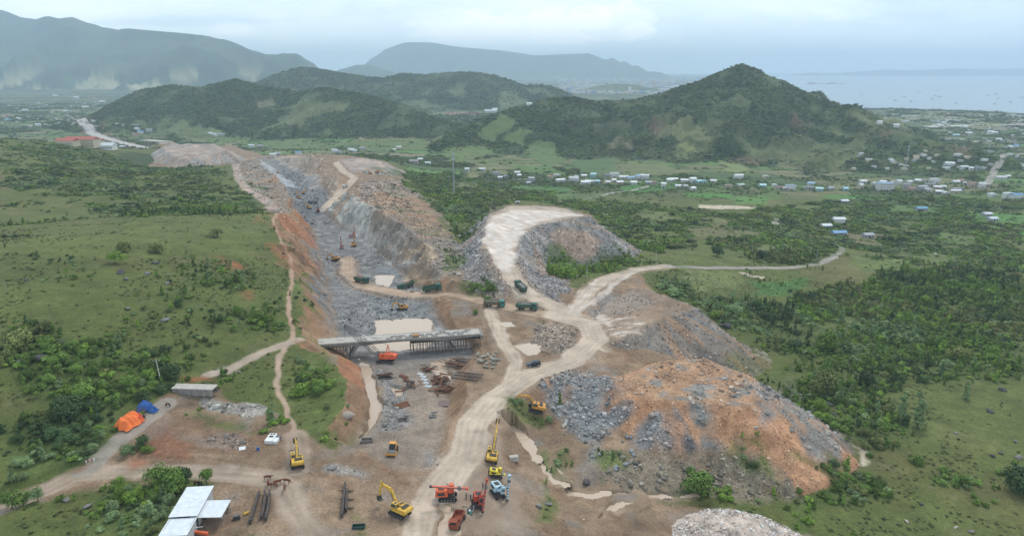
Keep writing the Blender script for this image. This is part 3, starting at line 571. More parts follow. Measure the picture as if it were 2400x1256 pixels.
for s, c in [('1060 428;1110 426;1120 440;1070 442', (.13, .14, .06)), ('1480 498;1560 495;1600 515;1530 522', (.13, .15, .055)), ('1640 508;1730 512;1700 530;1650 530', (.15, .145, .06)), ('1600 535;1680 530;1780 545;1760 560;1640 556', (.15, .14, .065)), ('1980 545;2080 550;2060 575;1990 572', (.17, .14, .075)), ('2200 545;2300 555;2290 575;2210 565', (.11, .15, .05)),
             ('2260 498;2400 503;2400 528;2290 520', (.085, .19, .045)), ('2160 590;2240 600;2210 618;2150 612', (.12, .15, .05)), ('1300 455;1400 452;1420 466;1310 470', (.10, .15, .05)), ('2080 480;2200 482;2190 500;2090 497', (.09, .16, .045)), ('1850 480;1920 482;1915 492;1850 490', (.12, .15, .055)), ('2000 610;2140 605;2140 632;2010 640', (.12, .155, .045)), ('1760 570;1830 572;1820 590;1765 588', (.13, .15, .055)), ('2180 700;2260 705;2250 725;2190 720', (.12, .14, .05)), ('1960 740;2040 745;2030 765;1960 760', (.12, .14, .05))]:
    a = area(s, 2, 2.5); VEG *= 1-.9*a; rep(a*.8, c, .14, 8)
for a in (road_m, asph, foot_m): VEG *= 1-np.clip(a*1.6, 0, 1)
VEG *= (site < .5)+0.0
for s in ['1290 615;1330 600;1370 625;1440 605;1490 600;1400 640;1330 655;1290 645', '1590 1110;1640 1095;1700 1120;1700 1150;1620 1150', '1090 660;1130 655;1180 690;1150 698;1100 685', '690 850;760 870;770 920;700 920', '720 880;750 890;740 910','500 880;530 875;540 900;510 905','1470 1000;1480 1010', '610 965;650 970;650 1000;620 1000','280 1060;360 1030;350 1070;290 1085','1910 1140;1960 1080;1900 1130']:
    VEG = np.maximum(VEG, area(s, 1, 1)*.75)
for s in ['1900 1150;1960 1085;2080 1110;2080 1170;1960 1200;1880 1240;1800 1240;1860 1190', '190 1180;300 1120;430 1115;440 1160;400 1250;200 1250', '1960 1020;2140 960;2140 1020;2040 1070', '0 1030;150 990;260 1010;200 1060;110 1110;0 1160', '2170 1100;2290 1120;2300 1160;2180 1130', '2080 700;2250 690;2400 690;2400 880;2260 900;2140 900;2110 840', '1700 760;1900 740;2000 800;1960 860;1800 800']:
    a = area(s, 1.5, 1.5)*(site < .5)*(road_m < .3); VEG = np.maximum(VEG, a*np.clip(.85+F2, 0, 1)); rep(a*.6, (.072, .105, .030), .2, 5)
VEG = np.maximum(VEG, BK*.30*(road_m < .3)*(hid != 4)); VEG[_bd < 5] = 0
C *= (1+.20*F3*(dist < 700))[..., None]; C = np.clip(C, .012, .8)

# ------------------------------------------------------------------ materials
MATS = {}
def link(nt, a, b): nt.links.new(a, b)
def mat(name, col, rough=.8, metal=0.0, var=.0, sc=3., bump=0., spec=.3, attr=None):
    if name in MATS: return MATS[name]
    m = bpy.data.materials.new(name); m.use_nodes = True; nt = m.node_tree; b = nt.nodes['Principled BSDF']
    b.inputs['Roughness'].default_value = rough; b.inputs['Metallic'].default_value = metal; b.inputs['Specular IOR Level'].default_value = spec
    tc = nt.nodes.new('ShaderNodeTexCoord'); no = nt.nodes.new('ShaderNodeTexNoise'); no.inputs['Scale'].default_value = sc; no.inputs['Detail'].default_value = 6; no.inputs['Roughness'].default_value = .65
    link(nt, tc.outputs['Object'], no.inputs['Vector'])
    rp = nt.nodes.new('ShaderNodeMapRange'); link(nt, no.outputs[0], rp.inputs[0]); rp.inputs[1].default_value = .3; rp.inputs[2].default_value = .7; rp.inputs[3].default_value = 1-var; rp.inputs[4].default_value = 1+var
    mu = nt.nodes.new('ShaderNodeVectorMath'); mu.operation = 'SCALE'
    mu.inputs[0].default_value = col[:3]; link(nt, rp.outputs[0], mu.inputs['Scale']); link(nt, mu.outputs[0], b.inputs['Base Color'])
    if bump:
        bu = nt.nodes.new('ShaderNodeBump'); bu.inputs['Strength'].default_value = bump; bu.inputs['Distance'].default_value = .1; link(nt, no.outputs[0], bu.inputs['Height']); link(nt, bu.outputs[0], b.inputs['Normal'])
    MATS[name] = m; return m
def ground_mat():
    m = bpy.data.materials.new('ground_cover'); m.use_nodes = True; nt = m.node_tree; b = nt.nodes['Principled BSDF']
    at = nt.nodes.new('ShaderNodeAttribute'); at.attribute_name = 'Col'; aw = nt.nodes.new('ShaderNodeAttribute'); aw.attribute_name = 'Wet'
    tc = nt.nodes.new('ShaderNodeTexCoord'); prev = at.outputs['Color']; hs = []
    for sc, amt in [(1.6, .30), (.35, .22), (.055, .16)]:
        no = nt.nodes.new('ShaderNodeTexNoise'); no.inputs['Scale'].default_value = sc; no.inputs['Detail'].default_value = 5; no.inputs['Roughness'].default_value = .68
        link(nt, tc.outputs['Object'], no.inputs['Vector'])
        rp = nt.nodes.new('ShaderNodeMapRange'); link(nt, no.outputs[0], rp.inputs[0]); rp.inputs[1].default_value = .3; rp.inputs[2].default_value = .7; rp.inputs[3].default_value = 1-amt; rp.inputs[4].default_value = 1+amt
        mu = nt.nodes.new('ShaderNodeVectorMath'); mu.operation = 'SCALE'; link(nt, prev, mu.inputs[0]); link(nt, rp.outputs[0], mu.inputs['Scale']); prev = mu.outputs[0]; hs.append(no)
    ms = nt.nodes.new('ShaderNodeMapRange'); link(nt, aw.outputs['Fac'], ms.inputs[0]); ms.inputs[2].default_value = .5; ms.inputs[4].default_value = .75
    mxx = nt.nodes.new('ShaderNodeMix'); mxx.data_type = 'VECTOR'; link(nt, ms.outputs[0], mxx.inputs[0]); link(nt, prev, mxx.inputs[4]); link(nt, at.outputs['Color'], mxx.inputs[5]); link(nt, mxx.outputs[1], b.inputs['Base Color'])
    ro = nt.nodes.new('ShaderNodeMapRange'); link(nt, aw.outputs['Fac'], ro.inputs[0]); ro.inputs[3].default_value = .95; ro.inputs[4].default_value = .42; link(nt, ro.outputs[0], b.inputs['Roughness'])
    b.inputs['Specular IOR Level'].default_value = .25
    bu = nt.nodes.new('ShaderNodeBump'); bu.inputs['Strength'].default_value = .8; bu.inputs['Distance'].default_value = .35; link(nt, hs[0].outputs[0], bu.inputs['Height']); link(nt, bu.outputs[0], b.inputs['Normal'])
    return m
GM = ground_mat()

COL = scene.collection
def put(name, me, parent=None, loc=None):
    o = bpy.data.objects.new(name, me); COL.objects.link(o)
    if parent: o.parent = parent
    if loc is not None: o.location = loc
    return o
def tag(o, label=None, cat=None, group=None, kind=None):
    if label: o['label'] = label
    if cat: o['category'] = cat
    if group: o['group'] = group
    if kind: o['kind'] = kind
    return o
def npmesh(name, V, F, mats=(), smooth=False, attrs=None, mi=None):
    me = bpy.data.meshes.new(name); V = np.asarray(V, np.float32); F = np.asarray(F, np.int32); k = F.shape[1]
    me.vertices.add(len(V)); me.vertices.foreach_set('co', V.ravel()); me.loops.add(F.size); me.loops.foreach_set('vertex_index', F.ravel())
    me.polygons.add(len(F)); me.polygons.foreach_set('loop_start', np.arange(0, F.size, k, dtype=np.int32))
    if smooth: me.polygons.foreach_set('use_smooth', np.ones(len(F), bool))
    if mi is not None: me.polygons.foreach_set('material_index', np.asarray(mi, np.int32))
    me.update(calc_edges=True)
    for m in mats: me.materials.append(m)
    for k_, (typ, arr) in (attrs or {}).items():
        a = me.attributes.new(k_, typ, 'POINT')
        if typ == 'FLOAT_COLOR': a.data.foreach_set('color', arr.astype(np.float32).ravel())
        elif typ == 'FLOAT': a.data.foreach_set('value', arr.astype(np.float32).ravel())
        elif typ == 'INT': a.data.foreach_set('value', arr.astype(np.int32).ravel())
    return me
# one sheet, cut into its named kinds along shared edges
idx = np.arange(NR*NC).reshape(NR, NC)
F = np.stack([idx[:-1, :-1], idx[:-1, 1:], idx[1:, 1:], idx[1:, :-1]], -1).reshape(-1, 4)
def fcs(G): return G[:-1, :-1].reshape(-1)
kind = np.zeros(len(F), int)
kind[fcs(GC) == 1] = 1; kind[fcs(GC) == 2] = 2
kind[(fcs(hp) > .5) & (fcs(dist) < 1300)] = 3
kind[(fcs(pt) > .5) & (fcs(hp) < .5)] = 4
kind[fcs(asph) > .5] = 6; kind[fcs(foot_m) > .5] = 7; kind[fcs(road_m) > .5] = 5
V = np.stack([GX, GY, GZ], -1).reshape(-1, 3); CA = np.concatenate([C, np.ones(C.shape[:2]+(1,))], -1).reshape(-1, 4); WA = WET.reshape(-1)
for k, nm in enumerate(['ground', 'hill', 'mountain', 'spoil_terrain', 'rock_cutting_terrain', 'haul_road', 'village_road', 'footpath']):
    f = F[kind == k]; u, inv = np.unique(f, return_inverse=True)
    me = npmesh(nm, V[u], inv.reshape(-1, 4), [GM], True, {'Col': ('FLOAT_COLOR', CA[u]), 'Wet': ('FLOAT', WA[u])})
    tag(put(nm, me), kind='structure')

def wmat(name, col, rough, wave, sc, st=.25, spec=.5):
    m = bpy.data.materials.new(name); m.use_nodes = True; nt = m.node_tree; b = nt.nodes['Principled BSDF']
    b.inputs['Base Color'].default_value = (*col, 1); b.inputs['Roughness'].default_value = rough; b.inputs['Specular IOR Level'].default_value = spec
    tc = nt.nodes.new('ShaderNodeTexCoord'); no = nt.nodes.new('ShaderNodeTexNoise'); no.inputs['Scale'].default_value = sc; no.inputs['Detail'].default_value = 4
    mp = nt.nodes.new('ShaderNodeMapping'); mp.inputs['Scale'].default_value = (1, st*4 if wave < .2 else 3, 1); link(nt, tc.outputs['Object'], mp.inputs[0]); link(nt, mp.outputs[0], no.inputs[0])
    bu = nt.nodes.new('ShaderNodeBump'); bu.inputs['Strength'].default_value = wave; link(nt, no.outputs[0], bu.inputs['Height']); link(nt, bu.outputs[0], b.inputs['Normal'])
    return m
SEA = wmat('sea_water', (.10, .16, .22), .22, .25, .02); MUDW = wmat('muddy_water', (.50, .385, .285), .05, .04, 1.2)
P = [(p[0], p[1], -60.0) for p in [pz(1500, 330, -60), pz(2800, 330, -60)]]+[(32000, 3000, -60), (32000, 28000, -60), (500, 28000, -60)]
me = bpy.data.meshes.new('sea'); me.from_pydata(P, [], [list(range(5))]); me.materials.append(SEA); tag(put('sea', me), kind='structure')
for i, (P, zw) in enumerate(PONDS):
    # widen the outline a little; the shore rises through it
    X0, X1 = min(p[0] for p in P)-4, max(p[0] for p in P)+4; Y0, Y1 = min(p[1] for p in P)-4, max(p[1] for p in P)+4
    st = .5; gx, gy = np.meshgrid(np.arange(X0, X1, st), np.arange(Y0, Y1, st)); d = sdist(gx, gy, P)
    ok = (d[:-1, :-1] < 2.2); id2 = np.arange(gx.size).reshape(gx.shape)
    f = np.stack([id2[:-1, :-1], id2[:-1, 1:], id2[1:, 1:], id2[1:, :-1]], -1)[ok]
    u, inv = np.unique(f, return_inverse=True)
    v = np.stack([gx, gy, np.full(gx.shape, zw)], -1).reshape(-1, 3)[u]
    me = npmesh('pond_water', v, inv.reshape(-1, 4), [MUDW]); nm = 'stream_water' if i in (1, 6, 7, 8, 9) else ('puddle_water' if i in (10,11,12,13,3,5) else 'pond_water'); tag(put(nm, me), kind='structure')
# ------------------------------------------------------------------ foliage and stone
def tinted(name, base, rough, var, sc, bump=.5):
    """a material whose colour each copy carries with it (property or instance attribute 'tint')"""
    m = bpy.data.materials.new(name); m.use_nodes = True; nt = m.node_tree; b = nt.nodes['Principled BSDF']
    b.inputs['Roughness'].default_value = rough; b.inputs['Specular IOR Level'].default_value = .2
    at = nt.nodes.new('ShaderNodeAttribute'); at.attribute_type = 'INSTANCER'; at.attribute_name = 'tint'
    tc = nt.nodes.new('ShaderNodeNewGeometry'); no = nt.nodes.new('ShaderNodeTexNoise'); no.inputs['Scale'].default_value = sc; no.inputs['Detail'].default_value = 3
    link(nt, tc.outputs['Position'], no.inputs['Vector'])
    rp = nt.nodes.new('ShaderNodeMapRange'); link(nt, no.outputs[0], rp.inputs[0]); rp.inputs[1].default_value = .3; rp.inputs[2].default_value = .7; rp.inputs[3].default_value = 1-var; rp.inputs[4].default_value = 1+var
    mu = nt.nodes.new('ShaderNodeVectorMath'); mu.operation = 'SCALE'; link(nt, at.outputs['Vector'], mu.inputs[0]); link(nt, rp.outputs[0], mu.inputs['Scale'])
    link(nt, mu.outputs[0], b.inputs['Base Color']); return m
LEAF = tinted('leaves', None, .7, .34, .9); STONE = tinted('stone', None, .88, .22, 1.6); BARK = mat('bark', (.11, .085, .065), .9, var=.3)
def crown(seed, n, kind='round', leaf=.16):
    """many small leaf sprays spread through several uneven lobes; unit radius, base at z=0"""
    r = np.random.default_rng(seed)
    if kind == 'round': L = [(r.normal(0, .34), r.normal(0, .34), .42+r.uniform(-.12, .5), r.uniform(.36, .62)) for _ in range(8)]
    elif kind == 'low': L = [(r.normal(0, .48), r.normal(0, .48), .22+r.uniform(-.05, .3), r.uniform(.28, .5)) for _ in range(9)]
    elif kind == 'tall': L = [(r.normal(0, .17), r.normal(0, .17), z, .40*(1.15-z/2.5)+.06) for z in np.linspace(.3, 2.3, 8)]
    elif kind == 'umbrella': L = [(r.normal(0, .38), r.normal(0, .38), .75+r.uniform(-.2, .22), r.uniform(.36, .52)) for _ in range(12)]
    else: L = [(r.normal(0, .3), r.normal(0, .3), .3+r.uniform(0, .6), .5) for _ in range(5)]
    Vs = []; Fs = []
    li = r.integers(0, len(L), n)
    for i in li:
        cx, cy, cz, rr = L[i]; d = r.normal(0, 1, 3); d /= np.linalg.norm(d)
        if d[2] < -.5: d[2] = -d[2]
        rad = rr*(r.uniform(.55, 1)**.35)*(1+.15*r.normal())
        p = np.array([cx, cy, cz])+d*rad*np.array([1, 1, .82 if kind != 'umbrella' else .7])
        if p[2] < .03: p[2] = .03+r.uniform(0, .1)
        nrm = d+r.normal(0, .45, 3)+np.array([0, 0, .35]); nrm /= np.linalg.norm(nrm)
        a = np.cross(nrm, r.normal(0, 1, 3)); a /= np.linalg.norm(a)+1e-9; b = np.cross(nrm, a)
        s = leaf*r.uniform(.6, 1.3); k = len(Vs)
        Vs += [p-a*s*.5-b*s*.28, p+a*s*.15-b*s*.5, p+a*s*.6+b*s*.1, p-a*s*.1+b*s*.5]; Fs.append((k, k+1, k+2, k+3))
    return npmesh('crown', Vs, Fs, [LEAF])
KINDS = ['round', 'low', 'tall', 'umbrella', 'round', 'low', 'round', 'tall']
HI = [crown(50+i, 1500 if k != 'tall' else 1300, k, .135) for i, k in enumerate(KINDS)]
MID = [crown(80+i, 420, k, .22) for i, k in enumerate(KINDS)]
LO = [crown(110+i, 150, 'low' if k == 'tall' else k, .33) for i, k in enumerate(KINDS)]
def rockmesh(seed, n=16, name='stone'):
    r = np.random.default_rng(seed); bm = bmesh.new()
    for _ in range(n):
        d = r.normal(0, 1, 3); d /= np.linalg.norm(d); bm.verts.new(d*np.array([1, r.uniform(.7, .95), .72])*r.uniform(.8, 1))
    res = bmesh.ops.convex_hull(bm, input=bm.verts[:]); 
    bmesh.ops.delete(bm, geom=[v for v in bm.verts if not v.link_faces], context='VERTS')
    me = bpy.data.meshes.new(name); bm.to_mesh(me); bm.free(); me.materials.append(STONE); return me
STONES = [rockmesh(i, 9+i % 3) for i in range(7)]
def boulder_mesh(seed):
    r = np.random.default_rng(seed); bm = bmesh.new()
    for _ in range(26):
        d = r.normal(0, 1, 3); d /= np.linalg.norm(d); bm.verts.new(d*np.array([1, .8, .75])*r.uniform(.85, 1))
    bmesh.ops.convex_hull(bm, input=bm.verts[:]); bmesh.ops.delete(bm, geom=[v for v in bm.verts if not v.link_faces], context='VERTS')
    bmesh.ops.bevel(bm, geom=bm.edges[:]+bm.verts[:], offset=.07, segments=1, affect='EDGES')
    me = bpy.data.meshes.new('boulder'); bm.to_mesh(me); bm.free(); me.materials.append(STONE); return me
BOULD = [boulder_mesh(500+i) for i in range(6)]

def scatter(name, pts, idx, rz, scl, tint, meshes, tilt=None):
    """one stuff object that sets copies of a few meshes on its points"""
    n = len(pts); me = bpy.data.meshes.new(name); me.vertices.add(n); me.vertices.foreach_set('co', np.asarray(pts, np.float32).ravel()); me.update()
    rot = np.zeros((n, 3), np.float32); rot[:, 2] = rz
    if tilt is not None: rot[:, :2] = tilt
    for k, typ, arr, f in [('idx', 'INT', idx, 'value'), ('rot', 'FLOAT_VECTOR', rot, 'vector'), ('scl', 'FLOAT_VECTOR', scl, 'vector'), ('tint', 'FLOAT_VECTOR', tint, 'vector')]:
        a = me.attributes.new(k, typ, 'POINT'); a.data.foreach_set(f, np.asarray(arr, np.int32 if typ == 'INT' else np.float32).ravel())
    o = put(name, me); tag(o, kind='stuff')
    g = bpy.data.node_groups.new(name, 'GeometryNodeTree')
    g.interface.new_socket('Geometry', in_out='INPUT', socket_type='NodeSocketGeometry'); g.interface.new_socket('Geometry', in_out='OUTPUT', socket_type='NodeSocketGeometry')
    N = g.nodes; i_ = N.new('NodeGroupInput'); o_ = N.new('NodeGroupOutput'); ip = N.new('GeometryNodeInstanceOnPoints'); g2i = N.new('GeometryNodeGeometryToInstance')
    for m in meshes:
        po = bpy.data.objects.new(m.name+'_source', m); oi = N.new('GeometryNodeObjectInfo'); oi.inputs['Object'].default_value = po
        g.links.new(oi.outputs['Geometry'], g2i.inputs[0])
    def attr(k, t):
        a = N.new('GeometryNodeInputNamedAttribute'); a.data_type = t; a.inputs[0].default_value = k; return a.outputs[0]
    g.links.new(i_.outputs[0], ip.inputs['Points']); g.links.new(g2i.outputs[0], ip.inputs['Instance']); ip.inputs['Pick Instance'].default_value = True
    g.links.new(attr('idx', 'INT'), ip.inputs['Instance Index']); g.links.new(attr('rot', 'FLOAT_VECTOR'), ip.inputs['Rotation']); g.links.new(attr('scl', 'FLOAT_VECTOR'), ip.inputs['Scale'])
    g.links.new(ip.outputs[0], o_.inputs[0])
    md = o.modifiers.new('scatter', 'NODES'); md.node_group = g; return o

def grid_pts(y0, y1, sp, seed):
    r = np.random.default_rng(seed); ys = np.arange(y0, y1, sp); out = []
    for y in ys:
        w = .80*y+30; xs = np.arange(-w, w, sp); out.append(np.stack([xs+r.uniform(-.5, .5, len(xs))*sp, y+r.uniform(-.5, .5, len(xs))*sp], 1))
    return np.concatenate(out), r
def visible(X, Y, Z):
    """crude: keeps points the camera, or one a few steps aside, can see over the ground"""
    k = np.zeros(len(X), bool); ok = np.ones(len(X), bool)
    for t in np.linspace(.12, .97, 26):
        ok &= (CZ+(Z-CZ)*t) > H(X*t, Y*t)-3.5
    return ok
TINTS = np.array([(.090, .150, .036), (.165, .260, .040), (.125, .200, .040), (.165, .185, .060), (.185, .260, .110), (.062, .105, .036)])
BIG = []
for (y0, y1, sp, src, nm) in [(85, 460, 2.5, MID, 'bush_thicket'), (460, 960, 4.4, LO, 'valley_woods'), (960, 2150, 5.9, LO, 'hillside_woods'), (2150, 3300, 10, LO, 'far_hill_woods')]:
    p, r = grid_pts(y0, y1, sp, 900+int(y0)); X, Y = p[:, 0], p[:, 1]
    v = samp(VEG, X, Y); clump = fbm(X, Y, 11 if y0 < 900 else 40, 3, 640)
    keep = r.uniform(0, 1, len(X)) < np.clip(v*1.15+(clump)*.9*(v > .05)*(v < .8), 0, 1)
    X, Y, v, clump = X[keep], Y[keep], v[keep], clump[keep]; Z = H(X, Y)
    kp = visible(X, Y, Z+3); X, Y, Z, v, clump = X[kp], Y[kp], Z[kp], v[kp], clump[kp]
    n = len(X); dens = np.clip(v, 0, 1)
    rad = sp*(.34+.42*r.uniform(0, 1, n)**1.6)*(.62+.5*dens)
    tn = fbm(X, Y, 26, 3, 700); t2 = fbm(X, Y, 60, 2, 701)
    kd = np.where(tn > .22, 1, np.where(tn < -.28, 5, np.where(t2 > .25, 4, np.where(t2 < -.3, 3, 2)))); rr = r.uniform(0, 1, n); kd = np.where(rr < .35, r.integers(0, 6, n), kd)
    tint = TINTS[kd]*(1+.25*r.normal(0, 1, n).clip(-1.6, 1.6))[:, None]
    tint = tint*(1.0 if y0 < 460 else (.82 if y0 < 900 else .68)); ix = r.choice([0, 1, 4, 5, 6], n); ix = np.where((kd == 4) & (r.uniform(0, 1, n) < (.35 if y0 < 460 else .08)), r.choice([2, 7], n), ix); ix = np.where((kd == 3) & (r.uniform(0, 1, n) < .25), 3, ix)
    hs = r.uniform(.7, 1.2, n) if y0 < 460 else r.uniform(.5, .9, n)
    if y0 < 100:      # the ones that show largest become things of their own
        big = r.uniform(0, 1, n) < .05; rad = np.where(big & (dens > .2), rad*r.uniform(1.5, 2.1, n), rad)
        app = rad*np.sqrt(hs)/np.hypot(X, Y); inv = (np.abs(X/(Y*.96+20)) < .75) & (rad > 1.1)
        okv = visible(X, Y, Z+rad*.5+3.3-3); inv &= okv; d_ = CZ-Z
        py = 628+FP*np.tan(np.arctan2(d_, Y)-PITCH); inv &= py < 1275
        order = np.argsort(-app*inv)[:262]; BIG = [(X[i], Y[i], Z[i], rad[i], hs[i], int(ix[i]), tuple(tint[i]), int(kd[i])) for i in order]
        msk = np.ones(n, bool); msk[order] = False
        X, Y, Z, rad, hs, ix, tint = X[msk], Y[msk], Z[msk], rad[msk], hs[msk], ix[msk], tint[msk]; n = len(X)
    scl = np.stack([rad, rad, rad*hs], 1)
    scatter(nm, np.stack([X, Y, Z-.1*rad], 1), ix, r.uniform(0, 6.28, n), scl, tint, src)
    print('SCATTER', nm, n)
def trunk_mesh(seed):
    r = random.Random(seed); V = []; F = []
    def limb(p0, p1, r0, r1, k=6):
        a = Vector(p1)-Vector(p0); q = a.to_track_quat('Z', 'Y'); b = len(V)
        for p, rr in ((p0, r0), (p1, r1)):
            for i in range(k): V.append(tuple(Vector(p)+q @ Vector((math.cos(i*2*math.pi/k)*rr, math.sin(i*2*math.pi/k)*rr, 0))))
        for i in range(k): F.append((b+i, b+(i+1) % k, b+k+(i+1) % k, b+k+i))
    limb((0, 0, -.15), (.03, .02, .35), .075, .05); top = (.03, .02, .35)
    for i in range(5):
        a = i*1.25+r.uniform(0, .6); e_ = (math.cos(a)*.38, math.sin(a)*.38, .75+r.uniform(-.1, .25)); limb(top, e_, .045, .014, 5)
    return npmesh('trunk', V, F, [BARK])
TRUNK = [trunk_mesh(i) for i in range(3)]
def plant(nm, x, y, z, rad, hs, ix, tint, label, cat, group=None, lift=0.0, tall=1.0):
    e_ = put(nm, None, loc=(x, y, z)); e_.rotation_euler.z = (x*7.3+y*3.1) % 6.28; tag(e_, label, cat, group)
    c = put('crown', HI[ix], e_); c.scale = (rad, rad, rad*hs); c.location.z = lift; c['tint'] = [float(q) for q in tint]
    t = put('trunk', TRUNK[int(x*10) % 3], e_); t.scale = (rad, rad, rad*hs+lift*1.2); return e_
def zone(x, y):
    if x > 20: return 'right of the tipped rock' if x > 45 or y > 230 else 'at the tip foot'
    return 'left of the cutting' if y > 190 else 'by the lower left lane'
WORDS = ['dark green', 'bright green', 'mid green', 'olive green', 'pale grey-green', 'very dark green']
SHP = {0: 'rounded', 1: 'low spreading', 2: 'tall feathery', 3: 'flat-topped', 4: 'rounded', 5: 'low spreading', 6: 'rounded', 7: 'tall feathery'}
for X, Y, Z, rad, hs, ix, tint, kd in BIG:
    w = f"{WORDS[kd]} {SHP[ix]} {'tree' if ix in (2, 3, 7) or rad > 2.4 else 'shrub'}"
    plant('tree' if 'tree' in w else 'shrub', X, Y, Z-.1, rad, hs, ix, tint, f"{w} growing {zone(X, Y)}", 'tree' if 'tree' in w else 'shrub', f"{w}s {zone(X, Y)}")
# ------------------------------------------------------------------ broken rock
for (y0, y1, sp, nm) in [(95, 235, .62, 'rubble'), (235, 460, 1.05, 'quarry_rubble'), (460, 950, 2.6, 'distant_rubble')]:
    p, r = grid_pts(y0, y1, sp, 1900+int(y0)); X, Y = p[:, 0], p[:, 1]; m = np.abs(X) < (260 if y0 < 400 else 420); X, Y = X[m], Y[m]
    v = samp(ROCK, X, Y); fine = fbm(X, Y, 4.5 if y0 < 400 else 12, 3, 333); keep = r.uniform(0, 1, len(X)) < np.clip(v*(.8+1.3*fine), 0, .95); 
    loose = (samp(site, X, Y) > .5) & (samp(road_m, X, Y) < .3) & (r.uniform(0, 1, len(X)) < .035) & (samp(WET, X, Y) < .3)
    keep |= loose; X, Y, v = X[keep], Y[keep], v[keep]; Z = H(X, Y); n = len(X)
    s = sp*(.42+.5*r.uniform(0, 1, n)**2.2+.75*(r.uniform(0, 1, n) > .985)); s = np.where(v < .1, s*.6, s*(.8+.35*np.clip(v, 0, 1.3)))
    c = samp(C, X, Y); g = c.mean(1, keepdims=True); c = (c*.75+g*.25)*r.choice([.75, 1.0, 1.3, 1.65, 2.1], n)[:, None]*1.05
    ix = r.integers(0, len(STONES), n)
    scatter(nm, np.stack([X, Y, Z+s*.15], 1), ix, r.uniform(0, 6.28, n), np.stack([s, s*r.uniform(.6, 1, n), s*r.uniform(.6, 1, n)], 1), np.clip(c, .03, .7), STONES, r.normal(0, .4, (n, 2)))
    print('SCATTER', nm, n)
p, r = grid_pts(110, 235, 1.9, 77); X, Y = p[:, 0], p[:, 1]; v = samp(ROCK, X, Y); k = (v > .45) & (samp(hid, X, Y) != 4) & (r.uniform(0, 1, len(X)) < np.clip(v*.5+.9*fbm(X, Y, 6, 3, 78), 0, .75)); X, Y = X[k], Y[k]; n = len(X); s = r.uniform(.55, 1.25, n)*np.where(r.uniform(0, 1, n) > .9, 1.4, 1); c = samp(C, X, Y); g = c.mean(1, keepdims=True); c = (c*.6+g*.4)*r.choice([.8, 1.1, 1.5, 1.9], n)[:, None]
scatter('coarse_rubble', np.stack([X, Y, H(X, Y)+s*.2], 1), r.integers(0, 6, n), r.uniform(0, 6.28, n), np.stack([s, s*.8, s*.75], 1), np.clip(c, .03, .6), BOULD, r.normal(0, .4, (n, 2)))
# low tufts on the grass
p, r = grid_pts(85, 430, 1.35, 4242); X, Y = p[:, 0], p[:, 1]; c = samp(C, X, Y); gr = (c[:, 1] > c[:, 0]*1.02) & (samp(road_m, X, Y) < .2); f = fbm(X, Y, 9, 3, 45)+.6*fbm(X, Y, 40, 2, 46)
k = gr & (r.uniform(0, 1, len(X)) < np.clip(.10+f*.75, .015, .55)); X, Y, c = X[k], Y[k], c[k]; n = len(X); s = r.uniform(.22, .62, n); Z = H(X, Y)
kp = visible(X, Y, Z+3); X, Y, Z, c, s = X[kp], Y[kp], Z[kp], c[kp], s[kp]; n = len(X)
scatter('grass_tufts', np.stack([X, Y, Z], 1), r.integers(0, 8, n), r.uniform(0, 6.28, n), np.stack([s, s, s*.5], 1), c*r.uniform(.45, 1.15, n)[:, None], [LO[1]]*8 if 0 else [LO[1], LO[5], LO[0], LO[4], LO[6], LO[1], LO[5], LO[1]])
print('SCATTER tufts', n)
